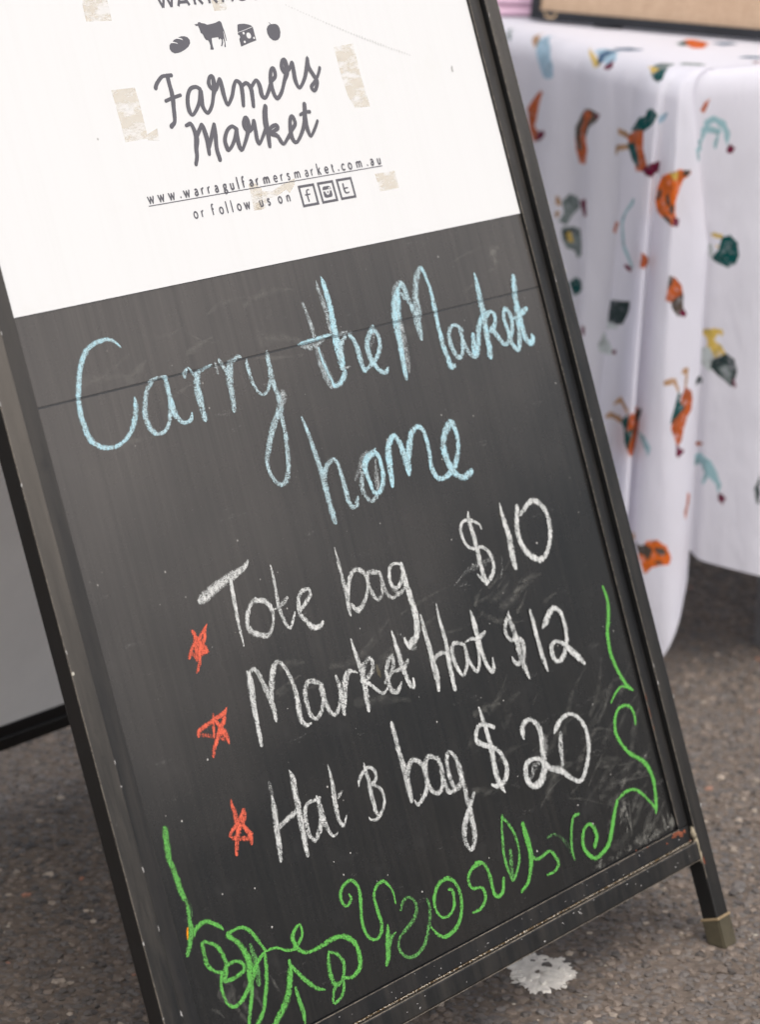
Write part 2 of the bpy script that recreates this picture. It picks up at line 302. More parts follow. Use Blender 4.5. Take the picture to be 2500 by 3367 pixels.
CHALK={"carry":["blue",[[90,937,5182,12,907,5217,21,874,5243,25,828,5259,30,773,5261,33,705,5253,35,637,5233,37,591,5207,44,550,5170,45,517,5128,44,488,5085,45,463,5035,47,441,4985,51,420,4935,50,404,4883,49,394,4831,51,387,4771,53,390,4710,55,398,4654,53,414,4597,52,453,4552,44,506,4518,37,556,4503,35,619,4496,32,683,4503,31,753,4529,33,815,4568,39,867,4621,46,903,4676,50,930,4733,46,940,4773,44,944,4803,18],[75,1119,4893,18,1186,4904,23,1250,4906,23,1304,4893,35],[80,1156,4887,33,1098,4849,37,1059,4800,43,1031,4743,46,1008,4684,51,1001,4630,54,1012,4573,51,1040,4529,43,1089,4506,33,1150,4512,31,1194,4539,35,1229,4581,39,1252,4632,42,1274,4678,45],[85,1292,4888,44,1293,4835,49,1292,4779,53,1291,4723,59,1290,4668,72,1296,4617,61,1324,4574,44,1365,4538,33,1414,4536,30,1451,4554,38,1471,4589,20],[80,1497,4880,50,1514,4902,37,1552,4924,18,1575,4891,24,1596,4853,33],[80,1796,4903,21,1726,4892,25,1672,4882,33,1634,4860,58,1610,4822,69,1595,4768,75,1589,4712,82,1588,4656,74,1587,4599,60,1588,4532,54],[60,1844,4904,31,1849,4880,48,1845,4841,32],[70,1900,4911,53,1916,4877,34,1928,4844,39],[75,2130,4910,23,2091,4916,37,2044,4901,36,1998,4878,61,1974,4836,83,1952,4782,74,1938,4727,67,1933,4671,59,1928,4614,51,1913,4537,44],[75,2181,4878,21,2173,4836,41,2175,4784,41,2176,4732,37,2189,4677,35,2210,4633,31,2250,4594,24,2294,4598,26,2333,4623,33,2363,4658,38,2382,4696,36],[75,2423,4896,33,2412,4842,49,2409,4779,49,2402,4716,63,2405,4657,58,2412,4597,49,2424,4548,58,2427,4501,90,2407,4458,73,2376,4423,68,2325,4380,63,2275,4325,61,2229,4270,59,2192,4219,57,2160,4167,50,2126,4116,47,2111,4061,45,2116,4007,41,2137,3951,39,2172,3909,37,2216,3891,37,2265,3908,47,2304,3952,50,2337,4016,51,2357,4082,50,2372,4155,51,2387,4228,48,2396,4296,46,2397,4366,50,2402,4424,58],[50,2482,4567,50,2482,4532,70,2441,4493,57]]],"the":["blue",[[60,2963,5201,31,2975,5138,34,2985,5062,42,2995,4996,46,2998,4931,51],[62,2971,4860,41,2993,4835,45,2998,4776,85,3005,4710,92,3021,4638,92,3035,4582,98,3056,4530,72,3106,4515,47,3160,4527,49],[90,3014,4837,16,3013,4773,23,3026,4701,34,3043,4623,35,3065,4555,37,3089,4513,33,3152,4529,40,3216,4566,57,3239,4595,49],[95,2788,4899,12,2856,4901,31,2936,4904,31,3017,4907,33,3099,4912,31,3181,4915,24],[60,2824,4879,22,2887,4858,42,2960,4862,47,3018,4869,37,3090,4889,27],[60,3178,5346,20,3178,5295,39,3189,5229,47,3200,5152,55,3204,5081,55,3202,5011,63,3201,4947,47],[97,3242,5377,12,3253,5332,47,3258,5272,54,3263,5201,63,3262,5126,66,3254,5052,71,3247,4983,75,3241,4913,75,3234,4844,95,3241,4778,102,3235,4720,86,3226,4656,71],[60,3304,4898,37,3362,4902,32,3424,4892,32],[75,3342,4870,43,3297,4839,50,3266,4801,59,3250,4750,69],[85,3404,4871,49,3434,4833,50,3449,4776,56,3454,4716,62,3459,4655,59,3462,4589,47,3480,4570,30,3534,4593,35,3593,4616,45,3653,4650,41,3701,4697,47,3733,4746,47,3739,4806,46,3724,4852,43,3683,4875,49],[85,3699,4894,39,3663,4867,52,3619,4830,56,3589,4786,60,3569,4735,69,3573,4680,67,3590,4627,61,3619,4584,48,3652,4540,44,3693,4517,40,3734,4526,41,3754,4544,27],[45,3690,4830,35,3654,4792,41,3618,4754,28],[45,3201,4634,26,3249,4631,21,3306,4632,19]]],"market":["blue",[[65,4167,5184,55,4110,5155,80,4070,5103,88],[95,4162,5173,41,4113,5130,54,4076,5069,104,4042,4999,115,4020,4928,114,4007,4880,103,3995,4815,87,3988,4733,77,3975,4652,72,3964,4571,62,3956,4497,57,3948,4432,40],[55,4050,4873,62,4043,4791,67,4033,4684,70,4023,4602,69,4007,4522,54,4002,4477,25],[80,4143,5109,29,4173,5071,43,4189,5060,36],[80,4194,5172,63,4207,5107,58,4222,5030,57,4246,4959,62,4261,4882,84,4260,4815,84,4256,4723,56],[75,4273,4880,85,4301,4951,94,4310,5017,83,4333,5097,73,4371,5176,70,4412,5229,63,4457,5260,59],[90,4475,5270,40,4499,5233,38,4511,5164,39,4523,5077,44,4522,4993,52,4515,4909,59,4508,4826,52,4504,4733,52,4503,4649,57,4509,4563,59,4521,4494,64,4530,4433,67,4580,4424,42],[82,4791,4696,40,4763,4726,36,4712,4751,30,4652,4735,40,4613,4682,55,4604,4616,60,4616,4546,58,4648,4493,49,4689,4478,40,4733,4526,49,4762,4607,52,4769,4691,47],[80,4768,4623,39,4787,4551,50,4821,4486,45,4871,4456,49],[92,4919,4624,52,4899,4559,65,4889,4500,79,4892,4457,57,4940,4526,68,4977,4597,63,5003,4662,61,5045,4716,62,5104,4758,49,5170,4782,35,5227,4787,29],[90,5138,5128,22,5139,5063,48,5132,4978,64,5125,4893,70,5124,4807,72,5114,4731,80,5100,4647,75,5093,4561,72,5086,4493,72,5074,4431,66],[90,5150,4751,37,5225,4782,32,5261,4751,52,5254,4700,46,5215,4654,53,5172,4635,62],[88,5191,4632,61,5230,4574,54,5269,4515,50,5314,4486,37,5385,4522,47,5441,4583,54,5472,4648,54,5473,4718,54,5450,4765,43,5412,4775,42,5380,4715,48,5382,4645,55,5392,4574,55,5392,4504,59,5418,4447,51,5469,4417,47,5511,4484,60,5539,4568,62,5559,4652,73],[92,5643,5016,65,5625,4949,73,5605,4882,74,5594,4804,74,5583,4727,83,5586,4648,83,5589,4568,69,5602,4496,66,5639,4446,55,5696,4463,61,5697,4498,42],[92,5508,4682,26,5583,4692,50,5668,4723,59,5708,4734,45]]],"home":["blue",[[80,2623,4340,25,2636,4279,35,2651,4195,41,2662,4103,49,2673,4011,54,2685,3918,59,2687,3837,67,2683,3756,62,2685,3675,59,2687,3593,62,2693,3505,59],[78,2699,3834,50,2726,3892,50,2773,3937,43,2844,3964,35,2886,3932,41,2898,3857,47,2900,3775,50,2902,3693,55,2907,3601,53,2939,3558,37,2987,3575,48,3018,3619,29],[45,3047,3764,34,3121,3831,46,3193,3908,56,3255,3942,41],[70,3137,3782,51,3097,3698,50,3109,3622,45,3162,3561,31,3241,3586,38],[50,3336,3862,27,3312,3783,53,3288,3705,58,3268,3636,53],[95,3361,3944,27,3317,3921,55,3245,3898,63,3189,3845,64,3189,3771,48,3204,3686,44,3226,3617,39,3287,3613,44,3344,3666,52,3377,3733,51,3381,3816,49,3379,3881,45,3353,3923,42],[95,3453,3639,49,3469,3715,62,3483,3805,73,3504,3893,74,3548,3969,66,3613,4007,49,3655,3967,59,3674,3888,65,3686,3811,82,3692,3735,83,3683,3686,47],[90,3689,3745,65,3737,3829,68,3788,3922,67,3847,3996,56,3932,4026,42,3986,3979,52,3999,3901,48,3995,3817,48,3980,3725,54,3983,3639,55,4023,3575,46,4100,3564,43,4185,3589,58,4262,3631,60,4333,3712,56,4379,3809,51,4387,3903,52,4363,3974,67,4337,4003,19],[90,4325,3972,69,4251,3919,66,4202,3852,68,4180,3780,71,4186,3703,67,4213,3622,74,4262,3555,52,4338,3520,52,4419,3533,58,4454,3545,51]]],"tote":["white",[[85,1083,3251,80,1184,3283,81,1285,3312,78,1384,3335,68,1471,3350,60,1560,3369,51,1626,3396,39,1652,3417,17],[92,1418,3316,39,1411,3229,39,1400,3133,37,1389,3022,33,1385,2930,27,1381,2825,13],[85,1622,3126,31,1562,3101,36,1513,3048,42,1484,2991,46,1479,2936,52,1522,2886,46,1600,2849,42,1659,2838,39,1713,2871,30,1752,2926,27,1767,2987,38,1756,3040,44,1712,3090,43,1647,3109,39,1607,3112,35],[85,1871,3330,12,1870,3258,26,1864,3187,30,1856,3110,32,1847,3032,34,1851,2959,37,1867,2891,34,1903,2831,25,1949,2870,29,2001,2930,20],[70,1795,3005,12,1847,3018,34,1906,3033,41,1956,3054,31],[85,2078,2941,33,2145,2976,37,2210,3019,38,2212,3066,29,2148,3070,33,2083,3034,40,2058,2975,42,2050,2911,45,2086,2852,41,2129,2794,49,2184,2769,42,2239,2770,42,2269,2788,29]]],"star1":["red",[[95,911,3051,27,925,3010,35,949,2955,38,989,2917,36,1004,2878,34,950,2878,24],[95,1066,3066,10,1027,3033,29,981,3003,32,935,2972,34,883,2950,31,849,2924,30,812,2878,26],[95,1034,3024,27,1003,2969,35,955,2918,38,913,2873,40,897,2814,32,850,2760,22],[95,923,3031,28,920,2969,54,946,2934,81,941,2894,77,975,2878,42],[70,818,2894,20,862,2893,30,875,2848,27],[85,898,2912,47,891,2865,39,927,2883,46]]],"bag":["white",[[80,2612,3302,11,2612,3221,30,2611,3126,36,2610,3041,41,2613,2965,46,2606,2887,43,2598,2825,41,2595,2767,23],[85,2614,2885,37,2638,2949,42,2670,3010,43,2716,3064,43,2773,3088,37,2825,3076,39,2868,3040,41,2882,2993,38,2878,2941,35,2851,2893,36,2802,2840,36,2740,2796,42,2686,2782,47,2651,2817,39,2643,2838,26],[72,3050,3003,27,2998,3018,42,2938,3032,42,2901,3021,43,2890,2970,39,2889,2906,42,2914,2846,48,2955,2804,29,3005,2835,34,3036,2893,39,3046,2950,39,3045,2999,36],[70,3051,2933,39,3056,2861,38,3080,2806,37,3127,2779,26,3183,2793,36,3235,2797,34,3281,2819,25],[90,3328,2999,25,3275,3025,24,3211,3032,28,3164,2999,38,3145,2949,42,3140,2895,46,3166,2854,36,3212,2846,34,3263,2878,39,3300,2929,37],[50,3145,2845,31,3183,2815,37],[95,3318,3007,40,3318,2942,56,3315,2871,64,3322,2782,63,3328,2704,67,3331,2626,70,3327,2551,71,3310,2478,69,3269,2417,57,3199,2391,63,3172,2365,54,3140,2411,42,3133,2435,30],[30,3148,2431,32,3107,2474,24,3054,2509,12],[50,3251,2394,55,3215,2365,82]]],"ten_dollars":["white",[[92,4399,3072,22,4388,3106,28,4341,3138,30,4282,3166,31,4207,3176,30,4154,3147,35,4135,3095,37,4139,3032,36,4165,2976,31,4220,2938,31,4297,2934,33,4361,2916,35,4405,2878,39,4437,2820,41,4437,2757,40,4413,2700,41,4366,2660,44,4297,2638,42,4242,2676,37,4208,2719,17],[93,4283,3229,21,4270,3172,42,4272,3103,49,4280,3025,53,4279,2950,55,4279,2888,57,4271,2808,57],[93,4280,2768,47,4275,2706,57,4281,2636,56],[35,4405,2803,38,4298,2789,49,4200,2793,49,4095,2779,39,3993,2746,20,3887,2703,7],[95,4709,3217,12,4706,3129,43,4713,3045,58,4722,2954,68,4716,2879,72,4706,2804,72,4701,2742,68,4704,2674,54],[95,4923,3140,53,4889,3071,57,4860,3000,60,4845,2927,65,4854,2848,62,4886,2777,63,4950,2705,61,5056,2655,52,5156,2691,48,5229,2765,50,5277,2858,54,5294,2958,55,5273,3047,56,5217,3117,54,5147,3151,50,5067,3136,48,5002,3104,44,4937,3073,29],[30,4560,2786,19,4541,2727,28,4515,2676,31,4475,2629,26]]],"market_hat":["white",[[92,1346,2636,16,1358,2585,60,1345,2500,67,1332,2415,60,1319,2331,53,1312,2245,48,1305,2158,43,1297,2086,36],[80,1347,2605,30,1388,2630,36,1431,2627,38,1462,2575,45,1479,2500,46,1501,2423,54,1512,2350,55,1519,2285,51,1512,2216,32],[85,1515,2375,60,1548,2446,55,1585,2525,57,1630,2594,51,1681,2625,35,1722,2597,35,1754,2544,34,1777,2466,41,1790,2382,47,1786,2303,52,1776,2225,55,1769,2155,52,1806,2096,37,1864,2093,21],[78,2086,2340,34,2032,2373,46,1974,2397,43,1923,2383,46,1885,2321,47,1875,2243,47,1883,2160,44,1925,2113,31,1986,2132,38,2038,2181,43,2066,2237,46,2064,2319,45],[80,2077,2334,50,2072,2253,55,2083,2160,48,2130,2088,34,2193,2112,39,2240,2163,49,2269,2219,51,2270,2292,43,2261,2358,25],[88,2263,2221,51,2256,2150,64,2249,2070,38],[85,2252,2087,38,2287,2178,68,2325,2259,68,2363,2322,62,2411,2356,48,2462,2347,30,2500,2328,17],[88,2529,2581,23,2535,2480,39,2549,2375,52,2554,2282,65,2547,2191,63,2533,2103,58,2524,2027,45],[72,2551,2292,62,2600,2362,53,2669,2395,40,2698,2364,44,2682,2304,42,2618,2265,43,2567,2242,52],[85,2522,2253,28,2587,2222,35,2648,2165,35,2722,2103,31,2788,2119,23],[78,2792,2173,40,2867,2219,39,2923,2270,42,2940,2349,40,2878,2318,45,2829,2247,50,2818,2166,53,2833,2097,46,2886,2069,40,2940,2097,36,2965,2123,20],[90,3004,2529,21,3013,2443,45,3018,2348,54,3023,2253,61,3035,2175,53,3051,2105,49,3096,2056,42,3112,2113,27],[70,2920,2228,27,2998,2227,41,3069,2241,46,3102,2270,29],[92,3387,2568,25,3386,2481,44,3388,2377,52,3394,2262,58,3392,2148,69,3391,2054,70,3372,1959,36],[92,3604,2609,17,3595,2506,34,3601,2390,45,3600,2276,51,3588,2174,54,3574,2063,53,3567,1917,45],[80,3377,2166,42,3440,2212,41,3513,2227,37,3580,2210,37],[85,3817,2217,30,3760,2246,34,3699,2261,36,3654,2224,47,3643,2141,48,3662,2060,44,3709,1990,31,3779,2049,40,3807,2118,43,3815,2213,37],[88,3815,2193,43,3817,2106,45,3841,2033,43,3887,1977,32,3941,2036,42,3964,2117,43,3978,2201,43],[95,3993,2453,26,4001,2369,57,4000,2282,61,3999,2195,58,4001,2108,54,4018,2016,49,4061,1932,40,4098,1947,42,4119,2029,17],[90,3832,2237,13,3904,2243,28,3983,2233,41,4062,2238,44,4104,2256,27],[82,4462,2335,19,4432,2293,46,4374,2238,46,4363,2173,46,4402,2114,39,4479,2109,43,4539,2060,55,4530,1993,54,4494,1933,51,4418,1904,42,4375,1934,41,4362,1972,19],[82,4453,2307,35,4461,2217,53,4471,2126,59,4473,2037,65,4476,1948,68,4483,1867,64,4513,1766,34],[90,4741,2277,36,4744,2187,51,4743,2068,51,4746,1958,54,4752,1857,51,4771,1765,35],[93,4848,2112,29,4918,2155,63,4989,2207,61,5062,2225,47,5126,2179,49,5146,2089,49,5137,1990,50,5099,1900,53,5023,1818,50,4930,1792,39,4884,1859,53,4897,1930,51,4966,1958,35,5050,1922,40,5121,1854,60,5204,1772,67,5272,1694,38]]],"hat":["white",[[35,1274,1791,35,1275,1745,41,1272,1687,35],[82,1270,1694,21,1261,1618,50,1246,1531,55,1230,1451,59,1218,1369,55,1204,1295,50,1188,1228,36],[78,1230,1451,35,1306,1474,42,1401,1497,42,1486,1518,42],[85,1510,1821,14,1526,1763,54,1516,1687,56,1509,1604,60,1505,1519,61,1495,1429,60,1487,1346,58,1479,1262,54,1473,1182,42],[78,1747,1539,33,1687,1537,29,1619,1538,33,1570,1499,42,1550,1433,46,1540,1356,47,1554,1292,41,1589,1255,35,1642,1292,50,1691,1343,50,1719,1415,46],[78,1724,1556,22,1731,1498,51,1730,1418,54,1738,1336,48,1761,1269,33,1794,1225,23,1847,1235,14],[82,1925,1748,9,1928,1674,31,1922,1595,43,1910,1511,52,1897,1441,48,1892,1363,46,1902,1299,41,1931,1270,33,1984,1328,14],[60,1907,1479,22,1952,1492,37,2007,1516,15]]],"ampersand":["white",[[80,2202,1500,15,2223,1541,32,2274,1580,35,2335,1604,30,2391,1591,31,2420,1545,34,2405,1495,31,2354,1469,35,2395,1443,29,2439,1396,32,2443,1327,33,2409,1268,31,2351,1224,32,2291,1205,27,2236,1222,20,2226,1242,12],[80,2320,1649,13,2318,1588,42,2322,1505,48,2316,1425,50,2313,1338,48,2316,1269,44,2334,1222,32]]],"hat_bag":["white",[[80,2744,1844,46,2742,1747,52,2741,1640,52,2747,1530,58,2749,1410,68,2744,1314,68,2738,1230,46],[80,2756,1387,46,2794,1462,53,2857,1515,42,2925,1495,39,2967,1434,47,2974,1345,47,2950,1265,46,2885,1208,42,2799,1173,32,2775,1213,21],[78,3177,1429,34,3103,1477,37,3048,1487,44,2999,1436,50,2981,1343,47,2988,1254,46,3040,1195,38,3113,1206,44,3160,1280,48,3176,1363,48,3166,1443,47],[75,3165,1334,54,3168,1256,52,3197,1159,44,3294,1164,46,3364,1188,54,3389,1269,55,3374,1384,50,3317,1455,37,3267,1425,46,3246,1343,48,3248,1243,47,3259,1185,46],[78,3374,1384,48,3381,1271,54,3387,1159,51,3382,1061,52,3385,982,65,3376,874,58,3367,766,59,3327,690,52,3271,658,33,3235,741,54,3258,833,64,3322,913,57,3393,980,50,3480,1065,30]]],"twenty_dollars":["white",[[95,3805,1689,23,3816,1583,43,3826,1457,53,3825,1323,60,3812,1203,63,3807,1103,62,3830,1029,55,3857,965,18],[92,3924,1497,34,3841,1537,37,3761,1559,38,3703,1524,46,3674,1454,52,3747,1395,47,3837,1353,45,3917,1285,44,3953,1196,52,3948,1119,54,3895,1055,49,3796,1034,44,3720,1067,22],[92,4257,1314,34,4262,1370,67,4312,1424,48,4398,1429,38,4466,1371,54,4487,1285,62,4465,1188,59,4443,1091,70,4413,996,74,4333,916,76,4218,910,51,4172,975,64,4176,1053,61,4226,1107,48,4322,1114,37,4418,1075,50,4492,985,54,4621,930,60,4703,855,51,4823,774,38,4918,816,50,5010,918,48,5068,1030,51,5082,1155,49,5030,1262,41,4934,1333,34,4808,1329,40,4711,1280,51,4658,1243,24],[70,4740,1214,42,4701,1121,60,4675,1013,46,4652,950,42],[45,4234,991,52,4292,1042,62,4355,1059,37],[35,4524,1240,53,4502,1143,59,4464,1073,51]]],"star2":["red",[[95,1048,2438,10,1018,2410,32,973,2397,40,916,2393,34,854,2376,34,787,2366,34,726,2350,37,704,2323,35],[50,715,2320,21,772,2304,33,818,2280,27,847,2272,22],[92,901,2428,15,881,2374,33,866,2322,25,849,2268,22],[95,1012,2395,29,984,2352,42,934,2315,41,894,2270,39,853,2225,38,816,2179,37,795,2138,25],[92,906,2367,34,934,2315,40,959,2274,55,975,2230,51,979,2187,18],[85,923,2284,38,915,2241,34,956,2224,28]]],"star3":["red",[[95,855,1793,10,851,1749,33,859,1696,42,851,1642,45,854,1596,37],[92,950,1683,32,918,1650,41,874,1618,39,825,1594,32,781,1574,29,752,1549,27],[80,958,1661,22,941,1626,36,906,1597,40,864,1571,39],[92,883,1621,40,911,1568,40,936,1526,48,952,1482,57,940,1429,23],[93,879,1589,43,838,1545,48,809,1498,44,786,1449,40,769,1406,33],[75,752,1549,24,787,1516,33,845,1498,32,902,1480,38,946,1467,32]]],"vine_left":["green",[[85,153,1778,49,141,1726,58,132,1668,59,125,1614,58,121,1559,48,132,1500,47,137,1442,53,145,1384,57,148,1331,53,160,1276,44,175,1229,29,173,1178,37,166,1134,37,157,1090,43,153,1045,55,141,1002,59,114,964,48,90,926,45,57,883,36],[35,195,1246,18,195,1194,36,187,1136,31],[90,164,985,18,182,1016,34,222,1036,37,272,1047,35,322,1040,33,371,1009,33,418,975,32,449,941,20]]],"orange_tick":["orange",[[95,123,1059,9,109,1027,17,95,985,10]]],"vine_flower":["green",[[90,805,656,27,772,720,27,740,784,35,708,835,37,666,875,30,612,897,23,544,898,23,477,886,39,536,827,38,577,769,44,603,707,54,616,641,69,604,575,71,583,520,59,577,452,40,544,376,40,502,303,37,459,218,33],[90,793,656,29,776,577,36,754,496,41,724,418,43,681,345,40,641,271,35,584,221,39,533,187,36],[70,671,737,39,676,665,50,680,593,53,673,524,52,655,460,45],[90,798,654,24,723,622,31,671,587,44,620,534,49,569,482,44,515,439,42,451,401,37,370,385,28,311,424,27,290,501,31,291,570,30,323,638,34,345,647,29],[88,345,647,25,262,689,26,213,754,39,209,825,38,216,892,39,231,917,25,298,885,26,354,836,33,385,755,39,392,692,39,364,632,46,336,590,36,418,578,29,495,586,31,551,602,34,549,647,29,500,681,25,423,690,30,367,674,32],[92,804,652,17,874,650,19,932,635,20,995,596,22,1064,572,24,1112,578,34,1170,612,31,1215,660,32,1206,721,23,1145,701,30,1101,653,41,1115,586,44,1144,544,32,1196,509,27,1284,497,26,1379,501,33,1489,509,39,1606,496,38,1693,440,43,1739,364,47,1735,283,48,1719,225,44,1648,185,35,1591,177,30,1518,201,26],[85,1427,434,20,1399,362,43,1389,284,44,1397,200,42,1454,175,32,1510,215,36,1547,275,38,1545,339,34,1499,396,28,1433,432,18],[85,1414,176,40,1372,136,32,1344,64,25,1414,71,26,1476,108,34,1501,172,35],[88,1008,502,36,997,447,53,961,371,63,919,296,61,855,230,60,769,172,56,702,130,49],[88,1014,477,27,1054,410,34,1105,338,37,1159,274,36,1218,222,30,1288,188,14],[85,998,299,33,1004,212,42,1014,119,43,1003,38,29]]],"vine_curls":["green",[[90,1799,760,20,1809,725,27,1742,688,26,1702,737,30,1710,797,34,1761,843,29,1849,858,27,1902,813,32,1917,745,37,1900,672,38,1873,586,35,1858,504,35,1870,429,32,1908,373,27,1971,351,27,2032,383,36,2062,444,38,2058,525,37,2053,606,35,2060,675,31,2114,729,28,2191,741,30,2240,697,28,2274,630,21,2270,543,20],[88,2122,412,18,2098,336,56,2070,266,61,2042,196,54,2005,139,33],[80,2193,332,9,2138,315,25,2097,273,36],[72,2309,478,30,2355,523,33,2422,538,23,2477,491,29,2488,431,35,2443,373,41,2366,335,37,2281,307,31,2213,274,27,2180,213,31,2205,148,27,2273,101,29,2357,96,29,2442,123,33,2515,180,37,2568,251,36,2613,325,35,2634,399,33,2627,454,20],[90,2900,447,21,2937,427,30,2934,367,36,2908,301,34,2837,259,25,2750,264,22,2703,320,27,2695,396,35,2730,466,38,2804,523,35,2910,534,34,2980,487,34,3015,414,36,3014,332,38,2985,251,38,2932,178,35,2850,132,40,2728,116,31,2645,160,29,2593,234,19],[90,3110,185,20,3208,186,27,3284,228,34,3305,279,38,3283,336,29,3177,366,25,3150,420,35,3168,472,34,3238,516,34,3335,527,38],[90,3289,543,27,3361,521,32,3406,455,38,3416,381,41,3412,291,41,3420,232,37,3467,206,31,3527,233,40,3569,317,36],[82,3745,791,30,3707,710,27,3679,615,31,3653,521,34,3645,421,36,3659,334,37,3679,271,24,3754,324,31,3818,407,30,3844,502,31,3842,596,35,3806,690,32,3755,767,26],[70,3734,496,40,3706,401,46,3683,306,37],[92,3972,649,52,3975,555,61,3978,461,62,3966,371,59,3920,282,45,3852,200,35,3750,155,27],[88,3977,378,38,4044,336,30,4132,345,30,4219,349,26,4270,286,36,4285,219,38,4216,178,25,4114,179,21],[60,4234,465,27,4320,465,23],[35,4320,465,24,4401,414,36,4455,334,47,4489,249,50,4503,192,39],[85,4697,525,28,4631,523,31,4580,465,31,4532,373,29,4501,277,29,4500,193,22],[92,4809,214,44,4862,283,50,4848,367,42,4793,405,29,4720,380,37,4669,310,42,4663,227,45,4712,153,41,4784,114,37,4899,132,41,4999,176,46,5068,252,50,5133,339,48,5190,409,41,5248,472,34]]],"vine_right":["green",[[97,5801,2241,25,5816,2157,38,5803,2059,48,5756,1950,50,5706,1861,47,5682,1767,48,5677,1657,44,5704,1540,42,5749,1427,40,5793,1350,39,5850,1302,23],[95,5782,1343,22,5707,1370,22,5629,1348,23,5564,1315,25,5514,1278,21],[95,5770,1017,23,5786,1094,32,5759,1172,30,5687,1204,27,5592,1202,30,5517,1147,35,5478,1067,38,5471,999,42,5508,909,41,5572,820,41,5675,740,41,5752,678,45,5802,593,50,5821,496,48,5805,399,45,5781,305,45,5742,225,22],[92,5757,251,34,5692,341,30,5612,436,32,5519,498,27,5405,512,28,5275,485,24]]]}
SCRIPT=[[1965,7019,43,1992,7051,37,2059,7095,32,2112,7099,30,2165,7098,34],[2120,7094,46,2119,7030,44,2121,6976,46,2114,6912,50,2101,6859,45,2088,6796,44,2069,6743,37,2025,6716,42],[2034,6911,30,2113,6926,30,2206,6940,30],[2433,6965,39,2395,6987,33,2333,6979,35,2286,6933,41,2261,6871,45,2258,6811,47,2281,6779,30,2339,6817,35,2394,6877,39,2434,6956,45,2423,6902,52,2415,6829,45,2450,6779,32,2514,6828,37,2561,6907,40,2590,6960,56,2603,7043,45,2569,7046,34,2543,7002,44,2558,6963,39,2606,6950,38,2673,7023,36,2677,6962,51,2676,6887,46,2692,6821,32,2761,6879,38,2808,6950,39,2851,6993,31,2893,6961,46,2886,6887,48,2863,6800,39],[2893,6942,32,2957,6967,35,2995,6924,49,2988,6849,46,2974,6784,40],[3005,6932,34,3078,6978,33,3102,6933,50,3101,6857,50,3134,6835,33,3185,6878,38,3244,6949,35,3308,6991,39,3312,7047,47,3281,7045,38,3250,6986,45,3236,6902,50,3261,6819,39,3330,6855,37,3400,6944,40,3455,7016,58,3466,7101,51,3430,7099,38,3411,7048,48,3438,7008,38,3500,7041,35,3544,7080,39,3538,7018,48,3530,6933,49,3559,6877,32,3641,6942,39,3704,7033,46,3738,7103,35,3725,7031,49,3753,6971,45,3780,6911,49,3751,6855,38,3716,6839,33,3699,6869,39,3748,6904,33,3812,6956,32,3855,7011,34],[2180,6706,28,2235,6713,37,2255,6660,44,2257,6596,56,2227,6525,47,2212,6463,41,2180,6407,37],[2263,6613,42,2315,6663,38,2351,6697,33,2362,6649,50,2367,6575,50,2351,6470,39],[2363,6511,34,2418,6588,41,2485,6688,29,2470,6601,46,2446,6502,44,2450,6416,45],[2719,6622,40,2675,6650,31,2612,6624,35,2559,6555,43,2561,6489,45,2568,6472,29,2620,6502,33,2676,6561,37,2715,6622,37,2701,6558,51,2701,6484,46,2722,6461,31,2783,6522,36,2830,6582,43,2860,6636,52,2860,6692,45,2834,6695,35,2811,6641,46,2844,6595,35,2902,6622,38,2934,6670,36,2925,6591,43,2917,6517,44,2934,6487,29,3007,6555,35,3047,6598,36],[3104,6762,51,3079,6708,60,3061,6634,65,3057,6559,54,3040,6457,40],[3057,6559,33,3115,6600,33,3174,6609,34,3185,6584,36,3129,6566,30,3096,6550,42,3156,6525,38,3181,6480,41,3207,6456,28,3272,6498,34,3334,6549,35,3396,6600,41,3388,6654,40,3355,6643,39,3327,6569,46,3319,6494,48,3353,6452,30,3418,6493,35,3491,6572,42,3537,6663,48,3562,6738,46],[3537,6663,48,3526,6587,45,3525,6530,46,3544,6484,28,3605,6531,32,3665,6593,30],[3484,6664,28,3546,6677,28,3603,6676,30]]
